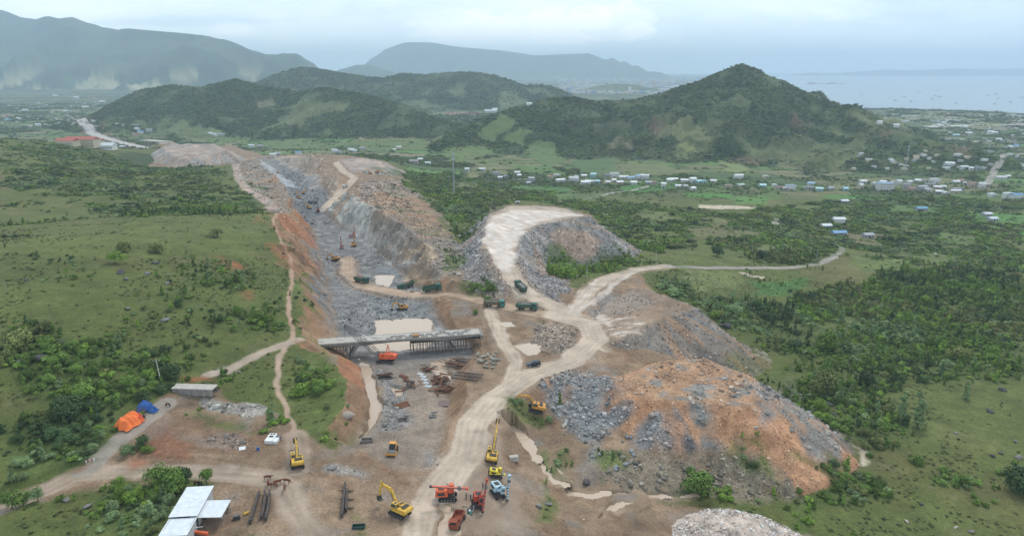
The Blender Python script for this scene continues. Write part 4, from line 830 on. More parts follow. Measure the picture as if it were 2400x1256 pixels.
# ------------------------------------------------------------------ building helpers
class MB:
    def __init__(s): s.V = []; s.F = []; s.M = []; s.mats = []; s.T = Matrix()
    def _m(s, m):
        if m not in s.mats: s.mats.append(m)
        return s.mats.index(m)
    def add(s, V, F, m):
        b = len(s.V); s.V += [tuple(s.T @ Vector(v)) for v in V]; s.F += [tuple(i+b for i in f) for f in F]; s.M += [s._m(m)]*len(F); return s
    def box(s, c, d, m, rz=0, rx=0, ry=0, tp=1.0, ch=0.0):
        """box by centre and size; tp narrows the top, ch cuts its upright corners"""
        x, y, z = d[0]/2, d[1]/2, d[2]/2; q = Euler((rx, ry, rz)).to_matrix()
        if ch: ring = [(-x+ch, -y), (x-ch, -y), (x, -y+ch), (x, y-ch), (x-ch, y), (-x+ch, y), (-x, y-ch), (-x, -y+ch)]
        else: ring = [(-x, -y), (x, -y), (x, y), (-x, y)]
        n = len(ring); V = [(a, b, -z) for a, b in ring]+[(a*tp, b*tp, z) for a, b in ring]
        F = [tuple(range(n-1, -1, -1)), tuple(range(n, 2*n))]+[(i, (i+1) % n, n+(i+1) % n, n+i) for i in range(n)]
        return s.add([tuple(q @ Vector(v)+Vector(c)) for v in V], F, m)
    def tube(s, p0, p1, r, m, k=8, r1=None, cap=True):
        r1 = r if r1 is None else r1; p0 = Vector(p0); p1 = Vector(p1); q = (p1-p0).to_track_quat('Z', 'Y'); V = []
        for p, rr in ((p0, r), (p1, r1)):
            for i in range(k): V.append(tuple(p+q @ Vector((math.cos(2*math.pi*i/k)*rr, math.sin(2*math.pi*i/k)*rr, 0))))
        F = [(i, (i+1) % k, k+(i+1) % k, k+i) for i in range(k)]
        if cap: F += [tuple(range(k-1, -1, -1)), tuple(range(k, 2*k))]
        return s.add(V, F, m)
    def bar(s, p0, p1, w, h, m, h1=None):
        """square-section member between two points"""
        p0 = Vector(p0); p1 = Vector(p1); q = (p1-p0).to_track_quat('Y', 'Z'); h1 = h if h1 is None else h1; V = []
        for p, hh in ((p0, h), (p1, h1)):
            V += [tuple(p+q @ Vector(v)) for v in ((-w/2, 0, -hh/2), (w/2, 0, -hh/2), (w/2, 0, hh/2), (-w/2, 0, hh/2))]
        return s.add(V, [(0, 3, 2, 1), (4, 5, 6, 7), (0, 1, 5, 4), (1, 2, 6, 5), (2, 3, 7, 6), (3, 0, 4, 7)], m)
    def prism(s, prof, x0, x1, m):
        """profile in the y-z plane carried from x0 to x1"""
        n = len(prof); V = [(x0, a, b) for a, b in prof]+[(x1, a, b) for a, b in prof]
        return s.add(V, [tuple(range(n)), tuple(range(2*n-1, n-1, -1))]+[(i, n+i, n+(i+1) % n, (i+1) % n) for i in range(n)], m)
    def mesh(s, name):
        me = bpy.data.meshes.new(name); me.from_pydata(s.V, [], s.F)
        for m in s.mats: me.materials.append(m)
        me.polygons.foreach_set('material_index', s.M); me.update()
        bm = bmesh.new(); bm.from_mesh(me); bmesh.ops.recalc_face_normals(bm, faces=bm.faces); bm.to_mesh(me); bm.free(); return me
    def part(s, name, parent=None, loc=None): return put(name, s.mesh(name), parent, loc)
def thing(name, loc, rz, label, cat, group=None):
    e_ = put(name, None, loc=loc); e_.rotation_euler.z = rz; tag(e_, label, cat, group); return e_
def slope_rot(e_, x, y, rz, L=2.5):
    """lay a vehicle on the ground it stands on"""
    d = Vector((-math.sin(rz), math.cos(rz))); r = Vector((d.y, -d.x))
    f = float(H(x+d.x*L, y+d.y*L)-H(x-d.x*L, y-d.y*L))/(2*L); g = float(H(x+r.x*1.3, y+r.y*1.3)-H(x-r.x*1.3, y-r.y*1.3))/2.6
    f = max(-.25, min(.25, f)); g = max(-.15, min(.15, g))
    e_.rotation_mode = 'XYZ'; m = Matrix.Rotation(rz, 3, 'Z') @ Matrix.Rotation(math.atan(f), 3, 'X') @ Matrix.Rotation(-math.atan(g), 3, 'Y'); e_.rotation_euler = m.to_euler()
    e_.location.z = max(float(H(x, y)), (float(H(x+d.x*L*.8, y+d.y*L*.8))+float(H(x-d.x*L*.8, y-d.y*L*.8)))/2)+.02
YEL = mat('machine_yellow', (.60, .37, .06), .65, var=.28, sc=1.2); ORY = mat('machine_amber', (.60, .30, .07), .65, var=.28, sc=1.2); RED_ = mat('machine_red', (.46, .075, .045), .65, var=.3, sc=1.2)
ORR = mat('machine_orange_red', (.66, .13, .055), .6, var=.25, sc=1.2); BLU = mat('machine_pale_blue', (.42, .60, .68), .5, var=.1); BLK = mat('rubber_black', (.03, .03, .032), .8, var=.2); GLA = mat('glass_dark', (.05, .07, .08), .12, spec=.6)
STL = mat('steel_grey', (.16, .16, .165), .55, .2, var=.25); GRN = mat('truck_green', (.035, .13, .095), .55, var=.15); GRD = mat('truck_green_dusty', (.075, .13, .085), .75, var=.25); WHT = mat('white_paint', (.72, .73, .73), .5, var=.06)
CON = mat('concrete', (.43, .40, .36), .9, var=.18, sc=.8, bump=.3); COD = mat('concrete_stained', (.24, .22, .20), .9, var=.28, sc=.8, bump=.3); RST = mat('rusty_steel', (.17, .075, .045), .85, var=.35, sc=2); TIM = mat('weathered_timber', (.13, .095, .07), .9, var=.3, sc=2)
ROOFW = mat('pale_sheet_roof', (.66, .70, .74), .5, var=.14, sc=.7); ORT = mat('orange_tarpaulin', (.85, .19, .045), .6, var=.2, sc=.8); BLT = mat('blue_tarpaulin', (.035, .12, .36), .6, var=.3, sc=.8); DRK = mat('dark_machinery', (.055, .05, .048), .7, var=.4, sc=2)
SKIN = mat('skin', (.30, .17, .11), .7); COWM = mat('brown_hide', (.15, .055, .026), .8, var=.25, sc=2); MUDM = mat('dried_mud', (.30, .23, .16), .95, var=.25, sc=2); NAV = mat('car_dark_blue', (.012, .022, .035), .25, spec=.6)

def tracks(e_, L=4.2, gauge=2.4, w=.6, h=.85, m=BLK):
    for sx in (-1, 1):
        b = MB(); x = sx*gauge/2; n = 12
        prof = [(-L/2+h/2-math.sin(a)*h/2, h/2+math.cos(a)*h/2) for a in np.linspace(0, math.pi, 7)]+[(L/2-h/2+math.sin(a)*h/2, h/2-math.cos(a)*h/2) for a in np.linspace(0, math.pi, 7)]
        b.prism(prof, x-w/2, x+w/2, m)
        for i in range(14): b.box((x, -L/2+.35+i*(L-.7)/13, h+.02), (w+.04, .12, .06), DRK)
        for i in range(5): b.tube((x+sx*(w/2), -L/2+.6+i*(L-1.2)/4, .32), (x+sx*(w/2+.05), -L/2+.6+i*(L-1.2)/4, .32), .2, STL)
        b.part('track', e_)
def excavator(px, py, d, col, label, boom=((.7, 1.9), (3.0, 4.9), (6.2, 4.3)), arm=(7.2, 1.9), base_rot=0.0, group='excavators working along the cutting', detail=True, xy=None, scale=1.0):
    x, y, z = xy if xy else hit(px, py); rz = math.atan2(-d[0], d[1]); e_ = thing('excavator', (x, y, z), rz, label, 'excavator', group); slope_rot(e_, x, y, rz); e_.scale = (scale,)*3
    tracks(e_)
    b = MB(); b.box((0, 0, .85), (1.9, 2.6, .4), STL); b.tube((0, 0, 1.0), (0, 0, 1.18), .75, STL, 12); b.part('undercarriage', e_)
    b = MB(); b.box((0, -.55, 1.42), (2.75, 3.6, .45), col, ch=.1); b.box((.55, -.5, 1.95), (1.55, 2.5, .75), col, tp=.95); b.box((-.85, -1.05, 1.85), (.95, 1.5, .6), col, tp=.95)
    b.box((.2, -1.35, 2.36), (1.7, .9, .12), DRK); b.tube((.7, -.6, 2.3), (.7, -.6, 2.75), .08, STL); b.box((.6, .1, 2.35), (1.0, .5, .1), DRK)
    for i in range(4): b.box((1.34, -1.6+i*.35, 1.9), (.04, .22, .35), DRK)
    b.part('house', e_)
    b = MB(); b.prism([(-1.75, 1.2), (-2.55, 1.35), (-2.75, 1.8), (-2.6, 2.15), (-1.75, 2.2)], -1.35, 1.35, col); b.part('counterweight', e_)
    b = MB(); b.prism([(-.1, 1.65), (1.35, 1.65), (1.5, 2.3), (1.15, 2.98), (-.1, 3.0)], -1.36, -.42, col); b.box((-.9, .55, 3.02), (.98, 1.3, .06), col); c = b.part('cab', e_)
    b = MB(); b.prism([(1.38, 1.85), (1.53, 2.3), (1.2, 2.86), (1.17, 2.86), (1.49, 2.3), (1.34, 1.85)], -1.3, -.48, GLA)
    for sx in (-1.375, -.405): b.prism([(.0, 2.1), (1.32, 2.1), (1.38, 2.3), (1.1, 2.85), (.0, 2.87)], sx-.01, sx+.01, GLA)
    b.box((-.89, -.12, 2.5), (.7, .03, .6), GLA); b.box((-.89, .45, 3.06), (.6, .6, .03), GLA); b.part('window', c)
    (a0, a1, a2), P = boom, lambda q, xx=0: (xx, q[0], q[1])
    b = MB(); b.bar(P(a0, .1), P(a1, .1), .42, .45, col, .68); b.bar(P(a1, .1), P(a2, .1), .40, .68, col, .34)
    for sx in (-.25, .45): b.tube((sx, 1.3, 1.5), (sx, a1[0]*.86, a1[1]*.86), .075, STL)
    b.part('boom', e_)
    b = MB(); v = Vector((arm[0]-a2[0], arm[1]-a2[1])).normalized(); s0 = (a2[0]-v.x*.7, a2[1]-v.y*.7); b.bar(P(s0, .1), P(arm, .1), .32, .5, col, .26)
    b.tube((.1, a1[0]*.55+a2[0]*.45, a1[1]*.5+a2[1]*.5+.6), P((s0[0], s0[1]+.1), .1), .07, STL); b.tube((.1, (s0[0]+a2[0])/2+.2, a2[1]+.2), (.1, arm[0]+.25, arm[1]+.5), .06, STL); b.part('arm', e_)
    b = MB(); ax, az = arm; b.prism([(ax-.1, az+.15), (ax+.35, az), (ax+.45, az-.5), (ax+.2, az-.95), (ax-.35, az-1.05), (ax-.75, az-.85), (ax-.3, az-.75), (ax-.1, az-.4)], -.4, .6, DRK)
    for i in range(4): b.box((-.3+i*.26, ax-.8, az-.83), (.1, .25, .07), STL)
    b.part('bucket', e_); return e_
G1 = 'excavators standing about the works'
excavator(697, 1090, (-.38, 1), YEL, 'yellow excavator seen from behind on the dirt track beside the brown cattle', boom=((.7, 1.9), (3.2, 3.9), (6.4, 3.3)), arm=(8.6, 2.6), group=G1)
excavator(937, 1205, (-.85, .55), YEL, 'yellow excavator with folded boom digging at the edge of the pale haul road', boom=((.7, 1.9), (2.8, 5.0), (5.4, 5.4)), arm=(6.0, 2.3), group=G1)
excavator(1254, 962, (-1, -.02), ORY, 'amber excavator with its arm stretched left over the stream bank', boom=((.7, 1.9), (3.2, 4.2), (5.9, 3.6)), arm=(7.0, 1.4), group=G1)
excavator(1152, 1076, (.06, 1), YEL, 'yellow excavator with boom raised behind the row of drill rigs', boom=((.7, 1.9), (3.4, 5.3), (6.6, 6.2)), arm=(9.0, 6.0), group=G1)
excavator(942, 727, (-.5, -.35), ORY, 'amber excavator digging in the heap of grey rock above the pool', boom=((.7, 1.9), (2.2, 3.6), (4.2, 3.3)), arm=(4.8, 1.4), group=G1)
excavator(786, 612, (-.9, .3), ORY, 'dusty amber excavator by the foot of the haul road inside the cutting', group=G1, boom=((.7, 1.9), (2.4, 4.0), (4.8, 3.4)), arm=(5.4, 1.7))
excavator(829, 578, (0, 1), ORY, 'amber excavator with tall raised boom beside the two red drills', boom=((.7, 1.9), (2.0, 5.3), (3.6, 8.2)), arm=(4.4, 6.4), group=G1)
excavator(724, 490, (-.7, .5), ORY, 'pale amber excavator on the dark rock floor next to a red drill', group=G1)
excavator(700, 466, (-.9, .6), ORY, 'rusty amber excavator with its arm up where the cutting narrows', boom=((.7, 1.9), (2.4, 5.2), (4.6, 6.4)), arm=(5.8, 4.2), group=G1)
excavator(712, 455, (.1, 1), ORY, 'small amber excavator facing away in the middle of the far cutting', group=G1)
excavator(651, 407, (-.8, .4), ORY, 'dark amber excavator farthest up the wet cutting floor', group=G1)
excavator(884, 405, (.95, .2), ORY, 'amber excavator with its arm to the right on the far grey tip', group=G1, boom=((.7, 1.9), (3.2, 3.2), (6.0, 3.6)), arm=(8.0, 2.0))
excavator(868, 408, (-.95, .1), ORY, 'amber excavator with its arm to the left on the far grey tip', group=G1)
excavator(1157, 490, (-.8, .2), STL, 'small dark excavator with a canopy at the edge of the white tip', group=G1, scale=.7)

def wheel(x, y, z, r, w, parent, rim=STL):
    b = MB(); b.tube((x-w/2, y, z), (x+w/2, y, z), r, BLK, 14); t = b.part('wheel', parent)
    b = MB(); b.tube((x-w/2-.02, y, z), (x+w/2+.02, y, z), r*.5, rim, 10); b.part('rim', t)
def dump_truck(px, py, d, label, load=None, body=GRN, xy=None, group='green dump trucks on the haul roads', dust=GRD, detail=True):
    x, y, z = xy if xy else hit(px, py); rz = math.atan2(-d[0], d[1]); e_ = thing('dump_truck', (x, y, z), rz, label, 'truck', group); slope_rot(e_, x, y, rz, 3)
    b = MB(); b.box((0, -.4, .95), (.9, 8.6, .3), DRK); b.box((0, 4.15, .62), (2.45, .3, .4), body); b.tube((-1.0, 1.5, .85), (-1.0, 2.5, .85), .3, STL); b.part('chassis', e_)
    b = MB(); b.prism([(2.6, .75), (4.25, .75), (4.32, 1.6), (4.1, 2.95), (3.9, 3.05), (2.6, 3.05)], -1.22, 1.22, body); b.box((0, 2.95, 3.12), (2.0, .7, .14), body, tp=.8); b.box((0, 4.32, 1.15), (2.0, .06, .5), DRK); c = b.part('cab', e_)
    b = MB(); b.prism([(4.345, 1.75), (4.16, 2.85), (4.13, 2.85), (4.31, 1.75)], -1.08, 1.08, GLA)
    for s in (-1, 1): b.box((s*1.225, 3.55, 2.3), (.02, .95, .75), GLA)
    b.part('windscreen', c)
    for s in (-1, 1): q = MB(); q.box((s*.9, 4.33, .85), (.32, .06, .2), WHT); q.part('headlight', c); q = MB(); q.box((s*1.42, 4.2, 2.3), (.12, .1, .55), BLK); q.part('mirror', c)
    b = MB(); L0, L1 = -4.6, 2.25; b.box((0, (L0+L1)/2, 1.3), (2.4, L1-L0, .15), dust)
    for s in (-1, 1):
        b.box((s*1.2, (L0+L1)/2, 2.0), (.08, L1-L0, 1.3), dust); b.box((s*1.22, (L0+L1)/2, 2.66), (.16, L1-L0, .12), body)
        for i in range(7): b.box((s*1.27, L0+.3+i*(L1-L0-.6)/6, 1.98), (.1, .12, 1.3), dust)
    b.box((0, L0, 2.0), (2.4, .08, 1.3), dust); b.box((0, L1, 2.15), (2.4, .08, 1.6), dust); b.box((0, L1+.2, 2.98), (2.2, .6, .08), body); s_ = b.part('tipper_body', e_)
    if load:
        r = np.random.default_rng(int(px)); gx = np.linspace(-1.12, 1.12, 9); gy = np.linspace(L0+.1, L1-.1, 17); V = [(a, c_, 2.25+.55*(1-(a/1.15)**2)*math.sin((c_-L0)/(L1-L0)*math.pi)+r.uniform(-.1, .14)) for c_ in gy for a in gx]
        F = [(j*9+i, j*9+i+1, (j+1)*9+i+1, (j+1)*9+i) for j in range(16) for i in range(8)]; q = MB(); q.add(V, F, load); q.part('load', e_)
    for yy in (3.3, 1.7, -1.9, -3.3):
        for s in (-1, 1): wheel(s*1.02, yy, .52, .52, .32 if yy > 0 else .5, e_, MUDM)
    return e_
EARTH = mat('loaded_earth', (.21, .13, .085), .95, var=.3, sc=2); ROCKL = mat('loaded_rock', (.23, .22, .205), .95, var=.35, sc=2)
dump_truck(848, 662, (.8, -.55), 'green dump truck loaded with brown earth beside the small white puddle in the cutting', EARTH)
dump_truck(952, 676, (-.75, -.75), 'green dump truck facing left toward the viewer with a reddish load', EARTH)
dump_truck(1016, 683, (1, -.12), 'empty-looking green dump truck below the wooded rocks heading right', None)
dump_truck(1160, 719, (1, -.22), 'dusty olive dump truck with turquoise cab at the fork of the tracks', EARTH, dust=mat('truck_olive_dusty', (.15, .13, .085), .85, var=.25), body=mat('truck_turquoise', (.05, .22, .19), .5, var=.1))
dump_truck(1236, 726, (1, -.3), 'green dump truck piled with grey rock about to enter the pale junction', ROCKL)
dump_truck(1220, 678, (-.42, 1), 'green dump truck seen from behind climbing to the white tip', ROCKL)
dump_truck(809, 440, (-.1, -1), 'small white truck coming down the pale track on the far tip', None, body=WHT, dust=mat('white_paint_dusty', (.5, .48, .45), .7, var=.1), group='other vehicles')
dump_truck(733, 478, (-1, .1), 'grey brown dump truck waiting on dark rock by the far excavators', ROCKL, body=STL, dust=STL, group='other vehicles')

def car(px, py, d, label, body, kind='suv', xy=None):
    x, y, z = xy if xy else hit(px, py); rz = math.atan2(-d[0], d[1]); e_ = thing('parked_car' if kind != 'suv' else 'offroad_car', (x, y, z), rz, label, 'car', None); slope_rot(e_, x, y, rz, 1.6)
    b = MB(); b.prism([(-2.3, .45), (2.3, .45), (2.35, .85), (2.2, 1.05), (1.15, 1.18), (-2.3, 1.18)], -.93, .93, body); b.box((0, 2.33, .5), (1.8, .12, .25), DRK); b.box((0, -2.33, .5), (1.8, .12, .25), DRK)
    b.prism([(1.0, 1.15), (.35, 1.78), (-1.9, 1.82), (-2.28, 1.15)], -.82, .82, body) if kind == 'suv' else b.prism([(1.0, 1.15), (.4, 1.7), (-.6, 1.7), (-.8, 1.15)], -.82, .82, body)
    if kind == 'suv':
        for s in (-.6, .6): b.tube((s, .1, 1.88), (s, -1.7, 1.9), .03, STL)
    bd = b.part('body', e_)
    b = MB(); b.prism([(.98, 1.2), (.42, 1.72), (.39, 1.70), (.94, 1.19)], -.72, .72, GLA)
    k0 = -1.9 if kind == 'suv' else -.6
    for s in (-.825, .825): b.prism([(.8, 1.22), (.3, 1.70), (k0+.05, 1.72), (k0-.1, 1.22)], s-.01, s+.01, GLA)
    b.box((0, k0-.3, 1.5), (1.4, .03, .4), GLA); b.part('window', bd)
    for s in (-1, 1): q = MB(); q.box((s*.7, 2.33, .85), (.36, .06, .18), WHT); q.part('headlight', bd)
    for yy in (1.5, -1.45):
        for s in (-1, 1): wheel(s*.83, yy, .38, .38, .26, e_, WHT)
    if kind != 'suv': q = MB(); [q.box((s*.85, -1.55, 1.3), (.08, 1.5, .3), body) for s in (-1, 1)]; q.box((0, -2.28, 1.3), (1.7, .08, .3), body); q.part('cargo_bed', e_)
    return e_
car(1250, 858, (-1, -.28), 'black off-road car driving left down the pale muddy road', NAV)

def roller(px, py, d, label):
    x, y, z = hit(px, py); rz = math.atan2(-d[0], d[1]); e_ = thing('road_roller', (x, y, z), rz, label, 'roller'); slope_rot(e_, x, y, rz, 1.5)
    b = MB(); b.tube((-1.05, 1.7, .78), (1.05, 1.7, .78), .78, STL, 24); b.part('drum', e_)
    b = MB(); b.box((0, 2.62, .8), (2.5, .18, .5), ORY); b.box((0, .75, .8), (2.5, .2, .5), ORY); [b.box((s*1.18, 1.7, .8), (.16, 2.0, .45), ORY) for s in (-1, 1)]; b.part('drum_frame', e_)
    b = MB(); b.box((0, -1.5, 1.25), (1.7, 2.2, 1.0), ORY, tp=.92, ch=.12); b.box((0, -.2, .95), (1.4, .9, .5), STL); b.part('body', e_)
    b = MB(); b.box((0, -.1, 2.0), (1.3, 1.1, .9), GLA); [b.box((sx*.68, sy*.56-.1, 2.15), (.08, .08, 1.3), DRK) for sx in (-1, 1) for sy in (-1, 1)]; b.part('cab', e_)
    b = MB(); b.box((0, -.1, 2.86), (1.7, 1.6, .12), ORY, ch=.12); b.part('roof', e_)
    for s in (-1, 1): wheel(s*.85, -1.55, .75, .75, .5, e_)
roller(920, 1062, (-.02, -1), 'amber road roller standing alone on the grey works floor')

def drill(px, py, d, col, label, mast, rz_off=0, body_scale=1.0, group='tracked drill rigs', xy=None):
    """mast: (foot, head) in the machine's own metres"""
    x, y, z = xy if xy else hit(px, py); rz = math.atan2(-d[0], d[1]); e_ = thing('drill_rig', (x, y, z), rz, label, 'drill rig', group); slope_rot(e_, x, y, rz, 1.5); e_.scale = (body_scale,)*3
    tracks(e_, 3.6, 2.0, .45, .75)
    b = MB(); b.box((0, 0, .85), (1.6, 2.6, .35), DRK); b.part('undercarriage', e_)
    b = MB(); b.box((0, -1.2, 1.65), (2.1, 2.5, 1.3), col, tp=.93, ch=.18); b.box((0, -1.3, 2.34), (1.2, 1.2, .1), DRK)
    for s in (-1, 1): b.box((s*1.03, -1.3, 1.6), (.05, 1.4, .6), DRK)
    b.part('engine_hood', e_)
    b = MB(); b.box((-.55, .65, 1.95), (.9, 1.1, 1.7), col, tp=.9); b.box((-.55, 1.2, 2.2), (.7, .04, .9), GLA); b.box((-1.0, .65, 2.25), (.04, .8, .8), GLA); b.part('cab', e_)
    f, h = Vector(mast[0]), Vector(mast[1]); v = (h-f).normalized()
    b = MB(); b.bar((.5, .4, 1.6), tuple((f+h)/2+Vector((0, -.3, 0))), .35, .4, col); b.tube((.1, .2, 1.3), tuple((f+h)/2), .09, STL)
    for k in range(3):   # hoses
        a = Vector((.3, .2, 2.2)); c_ = (f+h)/2+v*(k-1)*.7; m_ = (a+c_)/2+Vector((.4*(k-1), 0, .9)); b.tube(a, m_, .045, BLK, 5); b.tube(m_, c_, .045, BLK, 5)
    b.part('boom', e_)
    b = MB(); b.bar(f, h, .34, .30, col); 
    for k in range(9): b.box(tuple(f+(h-f)*(k+.5)/9), (.42, .42, .12), DRK)
    b.tube(f+Vector((.2, 0, .1)), h+Vector((.2, 0, .1)), .05, STL); b.box(tuple(f+(h-f)*.78), (.6, .6, .7), STL); b.box(tuple(h), (.6, .5, .4), col); b.box(tuple(f), (.6, .5, .3), DRK); b.part('feed_mast', e_); return e_
drill(1050, 1168, (.95, .05), ORR, 'large orange-red drill rig beside the brown puddle with its mast lowered across the top', ((2.0, -3.2, 4.0), (1.4, 3.8, 3.0)), body_scale=1.15)
drill(1118, 1185, (.1, -1), RED_, 'dark red drill rig with upright mast between the orange and the blue rig', ((-1.0, 3.0, .6), (-1.2, .6, 7.2)))
drill(1166, 1160, (.5, -.9), BLU, 'pale blue drill rig with a dark upright mast', ((-1.1, 2.6, .3), (-1.3, 1.2, 6.0)))
drill(1163, 1116, (1, .1), mat('machine_lemon', (.75, .60, .05), .5), 'small dark drill machine with raised lemon yellow hood behind the blue rig', ((1.2, -1, 1.2), (1.2, 2.0, 1.8)), body_scale=.8)
drill(801, 583, (.2, -1), RED_, 'red drill with tall mast in a puff of dust on the left', ((0, 2.2, .2), (0, 1.8, 8.5)))
drill(826, 557, (1, -.2), RED_, 'red drill behind the amber excavator in the cutting', ((0, 2.2, .2), (.2, 2.0, 9.5)))
drill(746, 497, (.5, -.9), RED_, 'red drill on the dark floor at the foot of the pale ramp', ((0, 2.2, .2), (0, 1.8, 7.0)))

def crane(px, py, d, label):
    x, y, z = hit(px, py); rz = math.atan2(-d[0], d[1]); e_ = thing('crawler_crane', (x, y, z), rz, label, 'crane'); slope_rot(e_, x, y, rz, 2)
    tracks(e_, 5.6, 3.2, .75, 1.0, DRK)
    b = MB(); b.box((0, 0, 1.0), (2.6, 2.6, .5), DRK); b.tube((0, 0, 1.2), (0, 0, 1.4), 1.0, STL, 14); b.part('undercarriage', e_)
    b = MB(); b.box((0, -1.4, 2.3), (3.0, 3.6, 1.7), ORR, tp=.88, ch=.25); b.prism([(-3.1, 1.5), (-4.1, 1.6), (-4.2, 2.7), (-3.1, 3.1)], -1.45, 1.45, ORR); b.part('house', e_)
    b = MB(); b.box((-1.0, 1.0, 2.4), (1.1, 1.5, 1.9), ORR, tp=.9); b.box((-1.0, 1.77, 2.6), (.9, .04, 1.0), GLA); b.part('cab', e_)
    b = MB()
    for s in (-.7, .7): b.bar((s, -1.8, 3.0), (s*.5, -1.2, 6.2), .16, .16, ORR); b.bar((s, -.2, 3.0), (s*.5, -1.2, 6.2), .12, .12, ORR)
    b.bar((-.4, -1.2, 6.2), (.4, -1.2, 6.2), .2, .2, ORR); b.part('gantry', e_)
    L = 17.5; a = R(40); u = Vector((0, math.cos(a), math.sin(a))); n_ = Vector((0, -math.sin(a), math.cos(a))); o = Vector((0, 1.0, 1.7)); b = MB(); N = 16
    def wd(t): return .25+.65*min(1, t*5, (1-t)*4+.15)
    C4 = lambda t, sx, sz: o+u*L*t+Vector((sx*wd(t), 0, 0))+n_*sz*wd(t)*.9
    for i in range(N):
        t0, t1 = i/N, (i+1)/N
        for sx in (-1, 1):
            for sz in (-1, 1): b.bar(C4(t0, sx, sz), C4(t1, sx, sz), .12, .12, DRK)
            b.bar(C4(t0, sx, -1 if i % 2 else 1), C4(t1, sx, 1 if i % 2 else -1), .08, .08, DRK); b.bar(C4(t0, -1 if i % 2 else 1, sx), C4(t1, 1 if i % 2 else -1, sx), .08, .08, DRK)
    b.part('lattice_boom', e_); tip = o+u*L
    b = MB()
    for s in (-.3, .3): b.tube((s, -1.2, 6.2), tuple(tip+Vector((s, 0, .5))), .035, BLK, 4)
    b.part('pendant_rope', e_)
    b = MB(); b.tube(tuple(tip+Vector((0, 0, -.2))), (0, tip.y, 4.2), .03, BLK, 4); b.box((0, tip.y, 3.9), (.4, .3, .7), DRK); b.part('hook_rope', e_)
crane(903, 848, (-1, .12), 'orange-red crawler crane with black lattice boom reaching over the concrete bridge')

def wreck(px, py, d, label):
    x, y, z = hit(px, py); rz = math.atan2(-d[0], d[1]); e_ = thing('dumper', (x, y, z), rz, label, 'dumper'); slope_rot(e_, x, y, rz, 2)
    RB = mat('faded_rust_red', (.27, .075, .04), .75, var=.3, sc=1.5)
    b = MB(); b.box((0, 0, .7), (1.2, 4.8, .3), DRK); b.part('chassis', e_)
    b = MB(); b.box((0, .7, 1.05), (2.0, 3.0, .12), RB); [b.box((s*1.0, .7, 1.5), (.1, 3.0, .9), RB) for s in (-1, 1)]; b.box((0, 2.15, 1.5), (2.0, .1, .9), RB); b.box((0, -.75, 1.6), (2.0, .1, 1.1), RB); b.part('skip', e_)
    b = MB(); b.box((0, -1.75, 1.25), (2.0, 1.5, 1.0), RB); [b.box((sx*.9, -1.75+sy*.65, 2.0), (.1, .1, .7), RB) for sx in (-1, 1) for sy in (-1, 1)]; b.box((0, -1.6, 2.36), (2.0, 1.3, .08), RB); b.box((0, -1.75, 1.78), (1.4, 1.0, .1), DRK); b.part('cab', e_)
    for yy in (1.6, -1.7):
        for s in (-1, 1): wheel(s*.95, yy, .5, .5, .35, e_)
wreck(1074, 1228, (.28, 1), 'rust-red old dumper with open cab below the orange drill rig')

# ------------------------------------------------------------------ people and cattle (one skin each)
def skinned(name, nodes, edges, mats, parent, root=0, sub=1):
    me = bpy.data.meshes.new(name); me.from_pydata([n[:3] for n in nodes], edges, []); me.materials.append(mats)
    o = put(name, me, parent); sk = o.modifiers.new('skin', 'SKIN'); sk.use_smooth_shade = True
    for i, n in enumerate(nodes): v = me.skin_vertices[0].data[i]; v.radius = (n[3], n[4] if len(n) > 4 else n[3]); v.use_root = (i == root)
    s = o.modifiers.new('sub', 'SUBSURF'); s.levels = sub; s.render_levels = sub
    dg = bpy.context.evaluated_depsgraph_get(); m2 = bpy.data.meshes.new_from_object(o.evaluated_get(dg)); o.modifiers.clear(); o.data = m2; m2.name = name
    if not m2.materials: m2.materials.append(mats)
    return o
def person(px, py, heading, shirt, trousers, label, xy=None, hat=None, arms='down'):
    x, y, z = xy if xy else hit(px, py); e_ = thing('person', (x, y, z), heading, label, 'person')
    N = [(0, 0, .95, .13, .11), (0, .01, 1.12, .13, .10), (0, .01, 1.33, .17, .11), (0, .01, 1.46, .08, .07), (0, .02, 1.53, .055), (0, .03, 1.62, .085, .095), (0, .03, 1.72, .075, .085)]
    E = [(0, 1), (1, 2), (2, 3), (3, 4), (4, 5), (5, 6)]
    for s in (-1, 1):
        b = len(N); N += [(s*.10, 0, .85, .10), (s*.12, .03, .48, .065), (s*.13, -.02, .09, .045), (s*.14, .13, .04, .04)]; E += [(0, b), (b, b+1), (b+1, b+2), (b+2, b+3)]
        b = len(N); ey = .12 if arms == 'down' else .25; N += [(s*.20, 0, 1.40, .055), (s*.26, -.02, 1.12, .042), (s*.26, ey, .92 if arms == 'down' else 1.1, .032), (s*.25, ey+.07, .84 if arms == 'down' else 1.1, .03)]; E += [(2, b), (b, b+1), (b+1, b+2), (b+2, b+3)]
    o = skinned('body', N, E, SKIN, e_)
    o.data.materials.append(shirt); o.data.materials.append(trousers)
    for p in o.data.polygons:
        c = p.center; p.material_index = 1 if (.93 < c.z < 1.47 and (abs(c.x) < .2 or c.z > 1.1)) else (2 if (c.z <= .95 and abs(c.x) < .2) else 0)
    b = MB(); b.tube((0, .02, 1.66), (0, .01, 1.80), .105, hat or BLK, 10, .06); b.part('hair' if not hat else 'helmet', e_)
